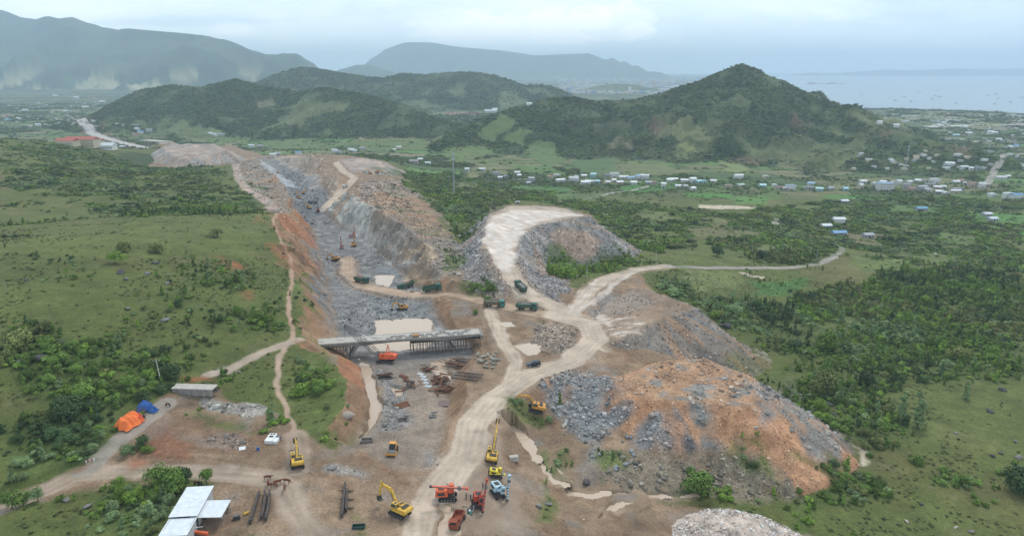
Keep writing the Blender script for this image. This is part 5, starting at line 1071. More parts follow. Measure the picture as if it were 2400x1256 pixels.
def cow(px, py, d, label, head=0):
    x, y, z = hit(px, py); rz = math.atan2(-d[0], d[1]); e_ = thing('cow', (x, y, z), rz, label, 'cow', None); e_.scale = (.92,)*3
    N = [(0, -.75, 1.12, .25, .24), (0, -.35, 1.04, .31, .31), (0, .15, 1.02, .32, .33), (0, .6, 1.09, .25, .29), (0, .9, 1.22, .13, .18), (0, 1.15, 1.30-head*.5, .10, .13), (0, 1.32, 1.22-head*.75, .09, .10), (0, 1.55, 1.02-head*.8, .06, .07)]
    E = [(i, i+1) for i in range(7)]
    for s in (-1, 1):
        b = len(N); N += [(s*.17, .62, .75, .11), (s*.17, .66, .42, .06), (s*.17, .62, .08, .045), (s*.17, .66, .03, .05)]; E += [(3, b), (b, b+1), (b+1, b+2), (b+2, b+3)]
        b = len(N); N += [(s*.17, -.68, .82, .14), (s*.17, -.62, .60, .08), (s*.17, -.86, .40, .05), (s*.17, -.80, .08, .042), (s*.17, -.74, .03, .05)]; E += [(0, b), (b, b+1), (b+1, b+2), (b+2, b+3), (b+3, b+4)]
        b = len(N); N += [(s*.12, 1.18, 1.42-head*.5, .02), (s*.28, 1.14, 1.42-head*.5, .035)]; E += [(5, b), (b, b+1)]
    b = len(N); N += [(0, -1.0, 1.12, .03), (0, -1.06, .8, .02), (0, -1.07, .5, .035)]; E += [(0, b), (b, b+1), (b+1, b+2)]
    skinned('body', N, E, COWM, e_, 2)
    b = MB(); [b.tube((s*.07, 1.2, 1.45-head*.5), (s*.16, 1.22, 1.6-head*.5), .025, CON, 5, .01) for s in (-1, 1)]; b.part('horn', e_) if 0 else None
cow(628, 1124, (1, -.05), 'brown cow standing apart at the back of the herd facing right')
cow(651, 1135, (1, .3), 'small dark brown cow in the middle of the herd', 0)
cow(673, 1132, (.95, -.4), 'brown cow with lowered head at the right end of the herd', .7)
cow(629, 1139, (-.35, .9), 'slim reddish calf seen end on at the left of the herd')
cow(642, 1142, (-1, -.1), 'light reddish brown cow standing side-on in front of the slim calf')
cow(668, 1147, (.25, -1), 'dark brown cow walking toward the viewer, nearest of the herd')
bx = pz(1013, 776, 7.05)
person(0, 0, 1.2, BLK, NAV, 'person in dark clothes standing on the concrete bridge deck', xy=(bx[0], bx[1], 7.05))
person(1270, 826, 2.6, WHT, NAV, 'person in a white shirt standing by the roadside above the milky pool')
person(1093, 1170, 2.0, BLK, BLK, 'person in black between the orange and the dark red drill rigs')
person(1103, 1172, 4.0, BLT, DRK, 'person in blue and dark clothes beside the dark red drill rig', hat=mat('helmet_green', (.02, .22, .12), .4))
person(1146, 1114, 1.0, NAV, DRK, 'person in navy clothes working at the machine with the yellow hood')
person(1132, 1145, .4, STL, NAV, 'person in grey squeezed between two drill rigs')
# ------------------------------------------------------------------ the bridge under construction
def bridge():
    A = Vector(pz(738, 808, 7)); B = Vector(pz(1126, 782, 7)); d = (B-A); L = d.length; rz = math.atan2(d.y, d.x); o = (A.x, A.y, -1)
    e_ = thing('bridge', o, rz, 'grey concrete overbridge under construction with slanting legs across the cutting', 'bridge'); W = 5.6
    b = MB(); b.prism([(0, 7.7), (W, 7.7), (W, 8.0), (0, 8.0)], 0, L, CON); b.box((L/2, .1, 8.05), (L, .22, .12), CON); b.box((L/2, W-.1, 8.05), (L, .22, .12), CON)
    for k in range(9): b.box((2+k*L/9, W/2+random.uniform(-1, 1), 8.012), (random.uniform(1.5, 4), random.uniform(.5, 1.4), .015), COD, rz=random.uniform(-.3, .3))
    b.part('deck', e_)
    for y in (.5, W-.5):
        b = MB(); n = 40
        for i in range(n):
            x0, x1 = L*i/n, L*(i+1)/n; f = lambda x: 6.95-.75*(1-min(abs(x-L*.25), abs(x-L*.78))/(L*.28))**2*(min(abs(x-L*.25), abs(x-L*.78)) < L*.28)
            h0, h1 = f(x0), f(x1); b.add([(x0, y-.3, h0), (x1, y-.3, h1), (x1, y+.3, h1), (x0, y+.3, h0), (x0, y-.3, 7.7), (x1, y-.3, 7.7), (x1, y+.3, 7.7), (x0, y+.3, 7.7)], [(0, 1, 2, 3), (0, 4, 5, 1), (3, 2, 6, 7), (0, 3, 7, 4), (1, 5, 6, 2)], COD)
        b.part('girder', e_)
    for x0, x1 in ((L*.25, L*.17), (L*.78, L*.86)):
        for y in (.5, W-.5): b = MB(); b.bar((x0, y, 6.9), (x1, y, -.6), .7, 1.0, COD, .8); b.part('slant_leg', e_)
    b = MB(); b.box((-.6, W/2, 6.9), (1.4, W+1, 2.1), COD); b.part('abutment', e_); b = MB(); b.box((L+.5, W/2, 6.7), (1.2, W+.6, 1.7), COD); b.part('abutment', e_)
    return A, rz, L, W
BA, BRZ, BL, BW = bridge()
def bpt(x, y, z): c, s = math.cos(BRZ), math.sin(BRZ); return (BA.x+x*c-y*s, BA.y+x*s+y*c, z-1)
POST = {}
def scaffold(x0, x1, h, label, y0=-.3, y1=6.0, z0=.1):
    e_ = thing('scaffold', bpt(x0, 0, z0), BRZ, label, 'scaffold', None); r = random.Random(int(x0)); n = int((x1-x0)/1.15)
    key = round(h, 1)
    if key not in POST: b = MB(); b.tube((0, 0, -.9), (0, 0, h), .09, TIM, 6); POST[key] = b.mesh('post')
    for j, y in enumerate((y0, (y0+y1)/2, y1)):
        for i in range(n+1):
            if r.random() < .06: continue
            p = put('post', POST[key], e_, (i*(x1-x0)/n+r.uniform(-.15, .15), y, 0)); p.rotation_euler = (r.uniform(-.03, .03), r.uniform(-.05, .05), 0)
    for y in (y0, (y0+y1)/2, y1):
        for z in (.6, 2.4, 4.2):
            b = MB(); b.tube((-.3, y+.1, z+r.uniform(-.2, .2)), (x1-x0+.3, y+.1, z+r.uniform(-.2, .2)), .06, RST, 5); b.part('rail', e_)
    for k in range(6): b = MB(); xx = r.uniform(0, x1-x0-3); b.tube((xx, y0-.1, .2), (xx+3.2, y0-.1, h-.6), .055, STL, 5); b.part('brace', e_)
    b = MB(); b.box(((x1-x0)/2, (y0+y1)/2, h+.08), (x1-x0, y1-y0, .14), TIM); b.part('formwork_board', e_)
scaffold(BL*.565, BL*1.0, 6.0, 'dense timber scaffold standing in brown water under the right half of the bridge')
scaffold(BL*.02, BL*.20, 5.9, 'dark timber scaffold under the left end of the bridge', z0=.6)
# slabs, planks and gear on the deck
SLB = MB().box((0, 0, .09), (2.3, 1.1, .16), COD).mesh('concrete_slab')
r = random.Random(5)
for k in range(19):
    o = put('concrete_slab', SLB, None, bpt(BL*(.44+.52*k/19)+r.uniform(-.3, .3), 1.2+(k*1.7 % 3.4), 8.03)); o.rotation_euler.z = BRZ+r.uniform(-.12, .12); tag(o, 'grey precast slab lying loose on the bridge deck', 'slab', 'precast slabs scattered on the bridge deck')
o = put('timber_crate', MB().box((0, 0, .35), (2.4, 1.6, .1), TIM).box((0, 0, .7), (2.3, 1.5, .6), mat('new_timber', (.42, .25, .14), .8, var=.2)).box((0, 0, .1), (2.4, .2, .2), TIM).mesh('timber_crate'), None, bpt(BL*.60, 1.2, 8.03)); o.rotation_euler.z = BRZ; tag(o, 'orange-brown timber crate on the bridge deck among the slabs', 'crate')

# ------------------------------------------------------------------ yards and gear on the floor
DKS = mat('dark_girder_steel', (.085, .062, .055), .75, var=.35)
def beam_mesh(L, bend=0):
    b = MB(); n = 8
    for i in range(n):
        x0, x1 = -L/2+L*i/n, -L/2+L*(i+1)/n; f = lambda x: bend*(1-(2*x/L)**2)
        for z, w, h in ((.05, .5, .1), (.45, .1, .75), (.85, .5, .1)): b.bar((f(x0), x0, z), (f(x1), x1, z), w, h, DKS if i % 3 else DRK)
    return b.mesh('steel_girder')
RST2 = RST
for (px, py, L, bd, a, lab) in [(598, 1192, 10.5, 0, .17, 'leftmost dark steel girder of the three beside the shed'), (617, 1187, 9.5, .3, .25, 'bent middle steel girder of the three beside the shed'), (628, 1188, 9.8, .2, .25, 'rightmost dark steel girder of the three beside the shed'),
                                (806, 1174, 12, 0, .17, 'left dark steel girder of the pair on sleepers'), (813, 1176, 7.5, 0, .2, 'right dark steel girder of the pair on sleepers')]:
    x, y, z = hit(px, py); o = put('steel_girder', beam_mesh(L, bd), None, (x, y, z+.15)); o.rotation_euler.z = a; tag(o, lab, 'girder')
SLP = MB().box((0, 0, .1), (4.4, .25, .25), TIM).mesh('sleeper')
for px, py, w_ in [(806, 1150, 'farther'), (807, 1170, 'middle'), (806, 1190, 'nearer')]:
    x, y, z = hit(px, py); o = put('sleeper', SLP, None, (x, y, z)); tag(o, f'{w_} of the timber sleepers under the pair of girders', 'sleeper')
# precast white panels and rusty formwork
def panel(px, py, sx, sy, m, label, group=None, rz=0, z=0, tilt=0, cat='panel', name='formwork_panel'):
    x, y, zz = hit(px, py); b = MB(); b.box((0, 0, .12), (sx, sy, .12), m)
    n = max(2, int(sy/.7)); [b.box((0, -sy/2+.1+i*(sy-.2)/n, .22), (sx, .08, .1), m) for i in range(n+1)]; [b.box((s*sx/2, 0, .2), (.1, sy, .2), m) for s in (-1, 1)]
    o = put(name, b.mesh(name), None, (x, y, zz+z)); o.rotation_euler = (tilt, 0, rz); tag(o, label, cat, group); return o
PNL = mat('pale_panel', (.55, .56, .57), .6, var=.1)
for i, (px, py) in enumerate([(986, 877), (992, 883), (995, 890), (1000, 898), (1004, 906)]): panel(px, py, 2.2, 1.5, PNL, ['farthest', 'second farthest', 'middle', 'second nearest', 'nearest'][i]+' pale grey panel of the five laid in a row on the works floor', 'pale panels in a row', -.35, name='pale_panel')
for px, py, sx, sy, rz_, lab in [(942, 952, 4.4, 3.0, .5, 'rust-red ribbed formwork panel lying in front of the rubble strip'), (940, 921, 4.0, 1.6, .12, 'rust-brown formwork panel beside the small brown pool'), (1041, 948, 3.4, 3.2, .1, 'mauve-grey formwork panel stack at the end of the scrap heap'), (958, 895, 4.5, 1.2, -.7, 'dark rust panel in the middle of the rubble strip'), (946, 884, 3.2, 1.4, -.6, 'small rust panel behind the rubble strip panels')]:
    panel(px, py, sx, sy, RST if 'mauve' not in lab else mat('mauve_steel', (.24, .17, .16), .7, var=.2), lab, None, rz_, .25, .06)
def scrap(px, py, n, L, spread, mats_, label, name, cat, seed, flat=.12, rz=None, h=1.2):
    x, y, z = hit(px, py); e_ = thing(name, (x, y, z), 0, label, cat); r = random.Random(seed)
    for k in range(n):
        b = MB(); a = r.uniform(0, 3.14) if rz is None else rz+r.gauss(0, .12); l = L*r.uniform(.5, 1); c = Vector((r.gauss(0, spread), r.gauss(0, spread*1.2), r.uniform(.1, h)))
        u = Vector((math.cos(a)*l/2, math.sin(a)*l/2, r.uniform(-flat, flat)*l)); b.bar(c-u, c+u, r.choice([.12, .25, .6]), .14, r.choice(mats_)); o = b.part('steel_bar' if RST in mats_ else 'pole', e_)
scrap(1030, 893, 46, 4.5, 1.5, [RST, RST, DRK], 'tangled heap of rusty steel between the yellow pool and the gravel floor', 'scrap_heap', 'scrap', 3); scrap(1042, 915, 40, 4.5, 1.4, [RST, RST, TIM], 'heap of rusty beams and timber nearest the mauve panels', 'scrap_heap', 'scrap', 4)
scrap(1004, 868, 22, 3.5, 1.2, [DRK, RST], 'small dark scrap pile behind the pale panels', 'scrap_heap', 'scrap', 6); scrap(1075, 855, 46, 8, 1.6, [TIM, RST, DRK], 'long dark bundle of scaffold poles beside the yellow pool', 'pole_stack', 'pole stack', 8, .03, -.35)
scrap(903, 884, 34, 4.0, 1.1, [DRK, RST], 'dark bundle of reinforcing cages on the left of the gravel floor', 'rebar_bundle', 'rebar', 9, .06, .1); scrap(965, 905, 24, 2.5, 1.2, [RST, DRK], 'loose rusty pieces at the end of the rubble strip', 'scrap_heap', 'scrap', 10)
scrap(948, 985, 18, 1.6, .9, [DRK, STL], 'dark scatter of wire and hose beside the open floor', 'scrap_heap', 'scrap', 12); scrap(1015, 975, 8, 1.6, .5, [DRK, STL], 'little knot of dark scrap in the middle of the open floor', 'scrap_heap', 'scrap', 13)
scrap(1098, 1195, 12, 1.5, .5, [DRK, STL], 'dark tools and hoses lying in front of the dark red rig', 'tool_pile', 'tools', 15, h=.4)
def grid_frame(px, py):
    x, y, z = hit(px, py); e_ = thing('rebar_mat', (x, y, z+.5), -.25, 'ribbed dark steel frame lying on the mud bank beside the pole bundle', 'rebar mat'); e_.rotation_euler.x = -.1
    b = MB(); [b.bar((-4.5, y_, 0), (4.5, y_, 0), .2, .25, DRK) for y_ in (-3, 0, 3)]; b.part('rail', e_)
    for i in range(17): b = MB(); b.bar((-4.3+i*.54, -3.3, .2), (-4.3+i*.54, 3.3, .2), .14, .14, DKS); b.part('rib', e_)
grid_frame(1095, 885)
# culvert, sheds, tarpaulins
def culvert(px, py):
    x, y, z = hit(px, py); e_ = thing('concrete_culvert', (x, y, z), -.06, 'long grey concrete box standing on the terrace above the rubble bank', 'culvert')
    b = MB(); b.box((0, 0, 2.1), (12, 3.2, .28), CON); b.part('roof', e_)
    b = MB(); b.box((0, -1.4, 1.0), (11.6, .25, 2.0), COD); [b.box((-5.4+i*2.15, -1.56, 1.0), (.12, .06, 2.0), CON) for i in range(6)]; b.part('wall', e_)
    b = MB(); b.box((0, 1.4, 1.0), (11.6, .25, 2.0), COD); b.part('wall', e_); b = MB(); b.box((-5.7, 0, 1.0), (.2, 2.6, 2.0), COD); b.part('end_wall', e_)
culvert(458, 922)
SHEDW = mat('shed_wall', (.45, .45, .44), .8, var=.15)
def sheet_roof(e_, c, sx, sy, pitch, name='roof', rz=0, m=ROOFW):
    """ribbed sheet roof sloping to one side"""
    b = MB(); n = int(sx/.45); q = Euler((pitch, 0, rz)).to_matrix(); b.box(c, (sx, sy, .05), m, rx=pitch, rz=rz)
    for i in range(n+1): o_ = q @ Vector((-sx/2+i*sx/n, 0, .04)); b.box(tuple(Vector(c)+o_), (.06, sy, .05), m, rx=pitch, rz=rz)
    return b.part(name, e_)
def shed():
    P = [hit(*q) for q in ((393, 1250), (455, 1140), (485, 1143), (450, 1250))]; z0 = P[1][2]; A = Vector(pz(406, 1248, z0+3)); B = Vector(pz(468, 1141, z0+3.1)); d = B-A; L = d.length*1.05; rz = math.atan2(-d.x, d.y); c = (A+B)/2
    e_ = thing('site_shed', (c.x, c.y, z0-.1), rz, 'long site shed with white sheet roof beside the dark trees', 'shed')
    b = MB(); [b.box((s*2.4, 0, 1.4), (.12, L-.6, 2.8), SHEDW) for s in (-1, 1)]; [b.box((0, s*(L/2-.3), 1.4), (4.68, .12, 2.8), SHEDW) for s in (-1, 1)]; b.part('wall', e_)
    b = MB(); b.box((2.47, -2, 1.05), (.05, .9, 2.1), DRK); b.part('door', e_); b = MB(); [b.box((2.47, y_, 1.7), (.05, 1.1, .8), GLA) for y_ in (1, 4)]; b.part('window', e_)
    sheet_roof(e_, (0, L*.18, 3.05), 5.6, L*.66, .0); 
    q = sheet_roof(e_, (0, -L*.33, 2.75), 5.4, L*.36, -.02); b = MB(); [b.box((.6, L*.15+k*1.2, 3.12), (1.0, .9, .03), WHT) for k in (-1, 1.2)]; b.part('roof_patch', e_)
    C2 = Vector(pz(494, 1188, z0+2.7)); e2 = thing('shelter', (C2.x, C2.y, float(H(C2.x, C2.y))), rz*.35, 'open shelter with square white roof joined to the side of the shed', 'shelter')
    sheet_roof(e2, (0, 0, 2.75), 6.2, 5.4, .05)
    for sx in (-2.8, 2.8):
        for sy in (-2.4, 2.4): b = MB(); b.tube((sx, sy, -.3), (sx, sy, 2.7), .06, STL); b.part('post', e2)
    b = MB(); b.box((0, -1, .72), (1.6, .8, .06), TIM); [b.box((sx, sy-1, .35), (.07, .07, .7), TIM) for sx in (-.7, .7) for sy in (-.35, .35)]; o = b.part('table', None); x, y, z = pz(480, 1212, z0); o.location = (x, y, float(H(x, y))); tag(o, 'wooden table under the open shelter roof', 'table')
    return z0
ZS = shed()
def cloth(name, px, py, sx, sy, h, m, label, seed, rz=0, ridge=True):
    x, y, z = hit(px, py); r = np.random.default_rng(seed); n = 26; V = []; F = []
    for j in range(n):
        for i in range(n):
            u, v = i/(n-1)*2-1, j/(n-1)*2-1; e_ = max(abs(u), abs(v)); hh = h*(1-abs(u)**1.6)*(1-.25*v*v)*(1 if ridge else .6)+.25*math.sin(u*9+v*3)*.5+.18*math.sin(v*13-u*5)+float(fbm(np.array([u*3.]), np.array([v*3.]), 1, 3, seed)[0])*.5
            V.append((u*sx/2*(1+.08*math.sin(v*7)), v*sy/2*(1+.1*math.sin(u*6+1)), max(.02, hh*(1-e_**8)+.03)))
    for j in range(n-1):
        for i in range(n-1): k = j*n+i; F.append((k, k+1, k+n+1, k+n))
    b = MB(); b.add(V, F, m); o = b.part(name); o.location = (x, y, z); o.rotation_euler.z = rz; tag(o, label, 'tarpaulin'); return o
cloth('tarpaulin', 303, 995, 4.6, 6.0, 3.2, ORT, 'bright orange tarpaulin sagging over a makeshift hut beside the lane', 3, -.35); cloth('tarpaulin', 325, 985, 2.4, 2.8, 1.9, mat('red_orange_tarpaulin', (.7, .12, .06), .6, var=.3), 'small red-orange tarpaulin hanging at the side of the orange one', 7, .3)
cloth('tarpaulin', 340, 958, 4.2, 3.2, 2.2, BLT, 'crumpled blue tarpaulin pitched behind the orange one', 5, .5); cloth('tarpaulin', 355, 962, 3.4, 2.2, 1.0, BLT, 'low blue tarpaulin spread toward the lane', 9, -.2)
def lumber():
    x, y, z = hit(330, 980); e_ = thing('timber_stand', (x, y, z), .4, 'dark pole frame with junk between the tarpaulins and the lane', 'frame')
    for sx in (-1, 1):
        for sy in (-1, 1): b = MB(); b.tube((sx*1.2, sy*1.0, -.2), (sx*1.2, sy*1.0, 2.2), .06, TIM, 6); b.part('post', e_)
    b = MB(); [b.bar((-1.4, y_, 2.2), (1.4, y_, 2.2), .1, .1, TIM) for y_ in (-1, 0, 1)]; b.part('roof_pole', e_); b = MB(); b.box((.3, .1, .35), (1.2, .8, .7), DRK, rz=.3); b.part('box', e_)
lumber()
def fridge(px, py):
    x, y, z = hit(px, py); e_ = thing('white_cabin', (x, y, z), -.05, 'white tipped-over metal cabin lying open by the rubble', 'cabin')
    b = MB(); b.box((-.6, 0, .5), (1.9, 3.8, 1.0), WHT, ch=.08); b.part('body', e_); b = MB(); b.box((-1.0, 1.45, 1.01), (.55, .5, .03), DRK); b.box((-.25, 1.45, 1.01), (.55, .5, .03), DRK); b.box((-.6, .3, 1.01), (1.1, .9, .03), DRK); b.part('opening', e_)
    b = MB(); b.box((.95, -.8, .42), (1.1, 1.9, .8), WHT); b.box((.95, .9, .3), (1.1, 1.3, .6), STL); b.part('side_box', e_)
fridge(641, 1032)
def simple(name, px, py, label, cat, build, rz=0, group=None, dz=0, xyz=None):
    x, y, z = xyz if xyz else hit(px, py); b = MB(); build(b); o = put(name, b.mesh(name), None, (x, y, z+dz)); o.rotation_euler.z = rz; tag(o, label, cat, group); return o
def drumf(m):
    def f(b): b.tube((0, 0, 0), (0, 0, .95), .33, m, 14); [b.tube((0, 0, z), (0, 0, z+.05), .35, m, 14) for z in (.3, .6)]; b.tube((0, 0, .93), (0, 0, .97), .28, STL, 12)
    return f
simple('drum', 605, 1055, 'blue drum standing on the littered ground left of the white cabin', 'drum', drumf(BLT))
simple('drum', 1101, 1205, 'green and white drum in front of the dark red rig', 'drum', lambda b: (drumf(mat('drum_green', (.05, .35, .28), .5))(b), b.tube((0, 0, .95), (0, 0, 1.15), .2, WHT, 10)))
simple('notice_board', 568, 1052, 'small white board lying among the grey rubble', 'board', lambda b: (b.box((0, 0, .25), (1.5, 1.1, .08), WHT, rx=.3), b.box((0, 0, .1), (.3, .3, .3), BLT)), .3)
simple('water_trough', 841, 1236, 'dark green empty trough on the grass left of the works floor', 'trough', lambda b: [b.box(c, d_, mat('trough_green', (.03, .07, .06), .6)) for c, d_ in [((0, 0, .05), (2.6, 1.2, .1)), ((0, .58, .3), (2.6, .08, .55)), ((0, -.58, .3), (2.6, .08, .55)), ((1.28, 0, .3), (.08, 1.1, .55)), ((-1.28, 0, .3), (.08, 1.1, .55))]], .06)
simple('sluice_box', 860, 1036, 'dark timber box set across the end of the muddy channel', 'box', lambda b: [b.box(c, d_, COD) for c, d_ in [((0, .8, .5), (3.0, .18, 1.0)), ((0, -.8, .5), (3.0, .18, 1.0)), ((1.6, 0, .7), (.25, 2.4, 1.6)), ((-1.5, 0, .4), (.18, 1.5, .8))]]+[b.box((0, 0, .15), (2.8, 1.4, .1), DRK)], .08)
simple('road_barrier', 212, 1084, 'red and white barrier beside the junction of the lane', 'barrier', lambda b: [b.box((i*.4-.8, 0, .8), (.4, .06, .3), RED_ if i % 2 else WHT) for i in range(5)]+[b.bar((s, -.4, 0), (s, 0, .9), .08, .08, WHT) for s in (-.8, .8)]+[b.bar((s, .4, 0), (s, 0, .9), .08, .08, WHT) for s in (-.8, .8)], .5)
def moto(px, py, rz, label):
    x, y, z = hit(px, py); e_ = thing('motorbike', (x, y, z), rz, label, 'motorbike')
    for yy in (-.6, .6): b = MB(); b.tube((-.05, yy, .3), (.05, yy, .3), .3, BLK, 14); b.part('wheel', e_)
    b = MB(); b.bar((0, -.6, .4), (0, .1, .75), .22, .25, DRK); b.bar((0, .1, .55), (0, .5, .95), .14, .2, RED_); b.bar((0, .6, .3), (0, .45, 1.0), .07, .07, STL); b.part('frame', e_)
    b = MB(); b.bar((0, -.65, .82), (0, .05, .8), .26, .12, BLK); b.part('seat', e_); b = MB(); b.bar((-.33, .42, 1.05), (.33, .42, 1.05), .05, .05, BLK); b.part('handlebar', e_)
moto(394, 951, 1.3, 'silver motorbike parked at the end of the lane by the rubble bank'); moto(535, 1196, .4, 'dark motorbike parked to the right of the open shelter'); moto(462, 1135, 1.2, 'motorbike parked behind the far end of the shed'); moto(470, 1136, 1.0, 'red motorbike parked by the small tree behind the shed')
simple('generator', 555, 1216, 'dark generator on the ground beside the paved edge', 'generator', lambda b: (b.box((0, 0, .4), (1.4, .8, .7), DRK), b.box((0, 0, .85), (1.2, .6, .2), STL), b.tube((.4, 0, .9), (.4, 0, 1.3), .06, STL)), .3)
simple('yellow_pump', 577, 1205, 'yellow pump lying beside the bent girder', 'pump', lambda b: (b.tube((-.5, 0, .3), (.5, 0, .3), .28, YEL, 12), b.box((0, 0, .1), (.9, .5, .15), STL), b.tube((.5, 0, .35), (.9, .2, .35), .1, YEL, 8)), .8)
simple('red_machine', 470, 1250, 'red and white frame of a machine in front of the shed at the bottom edge', 'machine', lambda b: (b.bar((-2, 0, .6), (1.8, -.6, .5), .5, .5, ORR), b.bar((-2.1, .1, 1.2), (.2, .9, 1.0), .12, .12, WHT), b.box((-1.6, 0, .35), (.8, .9, .7), DRK)))
simple('stone_block', 1204, 1078, 'squared grey block standing on the mud right of the yellow excavator', 'block', lambda b: b.box((0, 0, .6), (2.6, 1.4, 1.3), CON, tp=.9, ch=.15), .2)
# poles and masts
def pole(px, py, h, label, arm=False, lean=0.0):
    x, y, z = hit(px, py); e_ = thing('utility_pole', (x, y, z-.2), 0, label, 'pole'); e_.rotation_euler.y = lean; b = MB(); b.tube((0, 0, 0), (0, 0, h), .2, CON, 8, .12); b.part('shaft', e_)
    b = MB(); b.bar((-.9, 0, h-.5), (.9, 0, h-.5), .1, .1, STL); [b.tube((s, 0, h-.45), (s, 0, h-.2), .06, WHT, 6) for s in (-.8, 0, .8)]; b.part('crossarm', e_)
pole(378, 897, 7.5, 'lone concrete pole rising from the dark bushes behind the culvert', lean=-.07); pole(1375, 652, 8.0, 'concrete pole beside the bushes below the white tip'); pole(1537, 618, 8, 'slim pole at the bend of the road beside the valley trees'); pole(1828, 540, 8, 'pole beside the short stretch of road in the valley woods'); pole(1914, 612, 8, 'pole beside the road near the valley bend'); pole(683, 1010, .1, 'x') if 0 else None
def mast(px, py, h, w, label):
    x, y, z = hit(px, py); e_ = thing('lattice_mast', (x, y, z), .3, label, 'mast'); GAL = mat('galvanised_steel', (.40, .42, .44), .5, .3)
    b = MB(); n = 26
    for i in range(n):
        z0, z1 = h*i/n, h*(i+1)/n; w0, w1 = w*(1-.3*i/n), w*(1-.3*(i+1)/n)
        for k in range(4):
            a, c_ = math.pi/2*k, math.pi/2*(k+1); p = lambda ww, t, zz: (math.cos(t)*ww, math.sin(t)*ww, zz)
            b.bar(p(w0, a, z0), p(w1, a, z1), .22, .22, GAL); b.bar(p(w0, a if i % 2 else c_, z0), p(w1, c_ if i % 2 else a, z1), .12, .12, GAL); b.bar(p(w0, a, z0), p(w0, c_, z0), .12, .12, GAL)
    b.part('tower', e_)
    for zz in (h-2, h-7): b = MB(); [b.box((math.cos(t)*1.4, math.sin(t)*1.4, zz), (.35, .25, 2.0), WHT, rz=t) for t in (0, 2.1, 4.2)]; b.part('antenna', e_)
mast(1064, 458, 43, .75, 'tall grey lattice mast rising from the woods behind the cutting'); mast(2121, 405, 42, 1.0, 'slender lattice mast on the lower slope of the pointed hill')
# ------------------------------------------------------------------ houses
WALLC = [mat('wall_white', (.62, .62, .60), .8, var=.06), mat('wall_cream', (.55, .48, .36), .8, var=.06), mat('wall_pinkish', (.50, .38, .34), .8, var=.06), mat('wall_grey', (.36, .36, .36), .85, var=.1), mat('wall_bluegreen', (.33, .47, .46), .8, var=.06)]
ROOFC = {'white': mat('roof_white', (.56, .60, .62), .5, var=.08), 'grey': mat('roof_grey', (.33, .35, .37), .6, var=.12), 'blue': mat('roof_blue', (.12, .28, .48), .5, var=.1), 'red': mat('roof_red', (.42, .13, .10), .7, var=.12), 'rust': mat('roof_rust', (.30, .19, .15), .75, var=.2), 'green': mat('roof_green', (.32, .48, .42), .6, var=.1), 'cyan': mat('roof_cyan', (.25, .48, .55), .5, var=.1)}
HM = {}
def house_parts(sx, sy, h, roof, wall, flat):
    k = (sx, sy, h, roof, wall, flat)
    if k in HM: return HM[k]
    w = MB(); w.box((0, 0, h/2-1), (sx, sy, h+2), WALLC[wall]); rf = MB()
    if flat: rf.box((0, 0, h+.1), (sx+.3, sy+.3, .2), ROOFC[roof]); [rf.box((0, s*sy/2, h+.45), (sx+.3, .2, .5), WALLC[wall]) for s in (-1, 1)]
    else: p = .22*sy; rf.prism([(-sy/2-.6, h-.15), (sy/2+.6, h-.15), (0, h+p)], -sx/2-.5, sx/2+.5, ROOFC[roof])
    d = MB(); d.box((0, -sy/2-.03, 1.1), (1.2, .06, 2.2), DRK); wi = MB(); n = max(1, int(sx/4)); fl = max(1, int(h/3.1))
    for f_ in range(fl): [wi.box((-sx/2+(i+.5)*sx/(n*2), -sy/2-.03, 1.8+f_*3.1), (1.0, .06, 1.2), GLA) for i in range(n*2) if f_ or abs(-sx/2+(i+.5)*sx/(n*2)) > 1.2]
    HM[k] = (w.mesh('wall'), rf.mesh('roof'), d.mesh('door'), wi.mesh('window')); return HM[k]
def house(px, py, sx, sy, h, roof, wall, rz, label, group=None, flat=False, detail=True, name='house', cat='house'):
    x, y, z = hit(px, py); e_ = thing(name, (x, y, z+.1), rz, label, cat, group); P = house_parts(sx, sy, h, roof, wall, flat); put('wall', P[0], e_); put('roof', P[1], e_)
    if detail: put('door', P[2], e_); put('window', P[3], e_)
    return e_
PLACES = [((1150, 400), (1260, 425), 'where the village begins at the foot of the left hill'), ((1290, 418), (1420, 440), 'in the village strip right of the mast'), ((1420, 416), (1620, 448), 'along the straight village lane'), ((1620, 425), (1810, 452), 'behind the bright paddies'), ((1810, 425), (1990, 452), 'under the right foot of the pointed hill'), ((1990, 425), (2140, 450), 'around the tall blue-white house'), ((2140, 425), (2300, 455), 'in the dense village before the long straight road'), ((2200, 360), (2400, 430), 'beside the long straight road')]
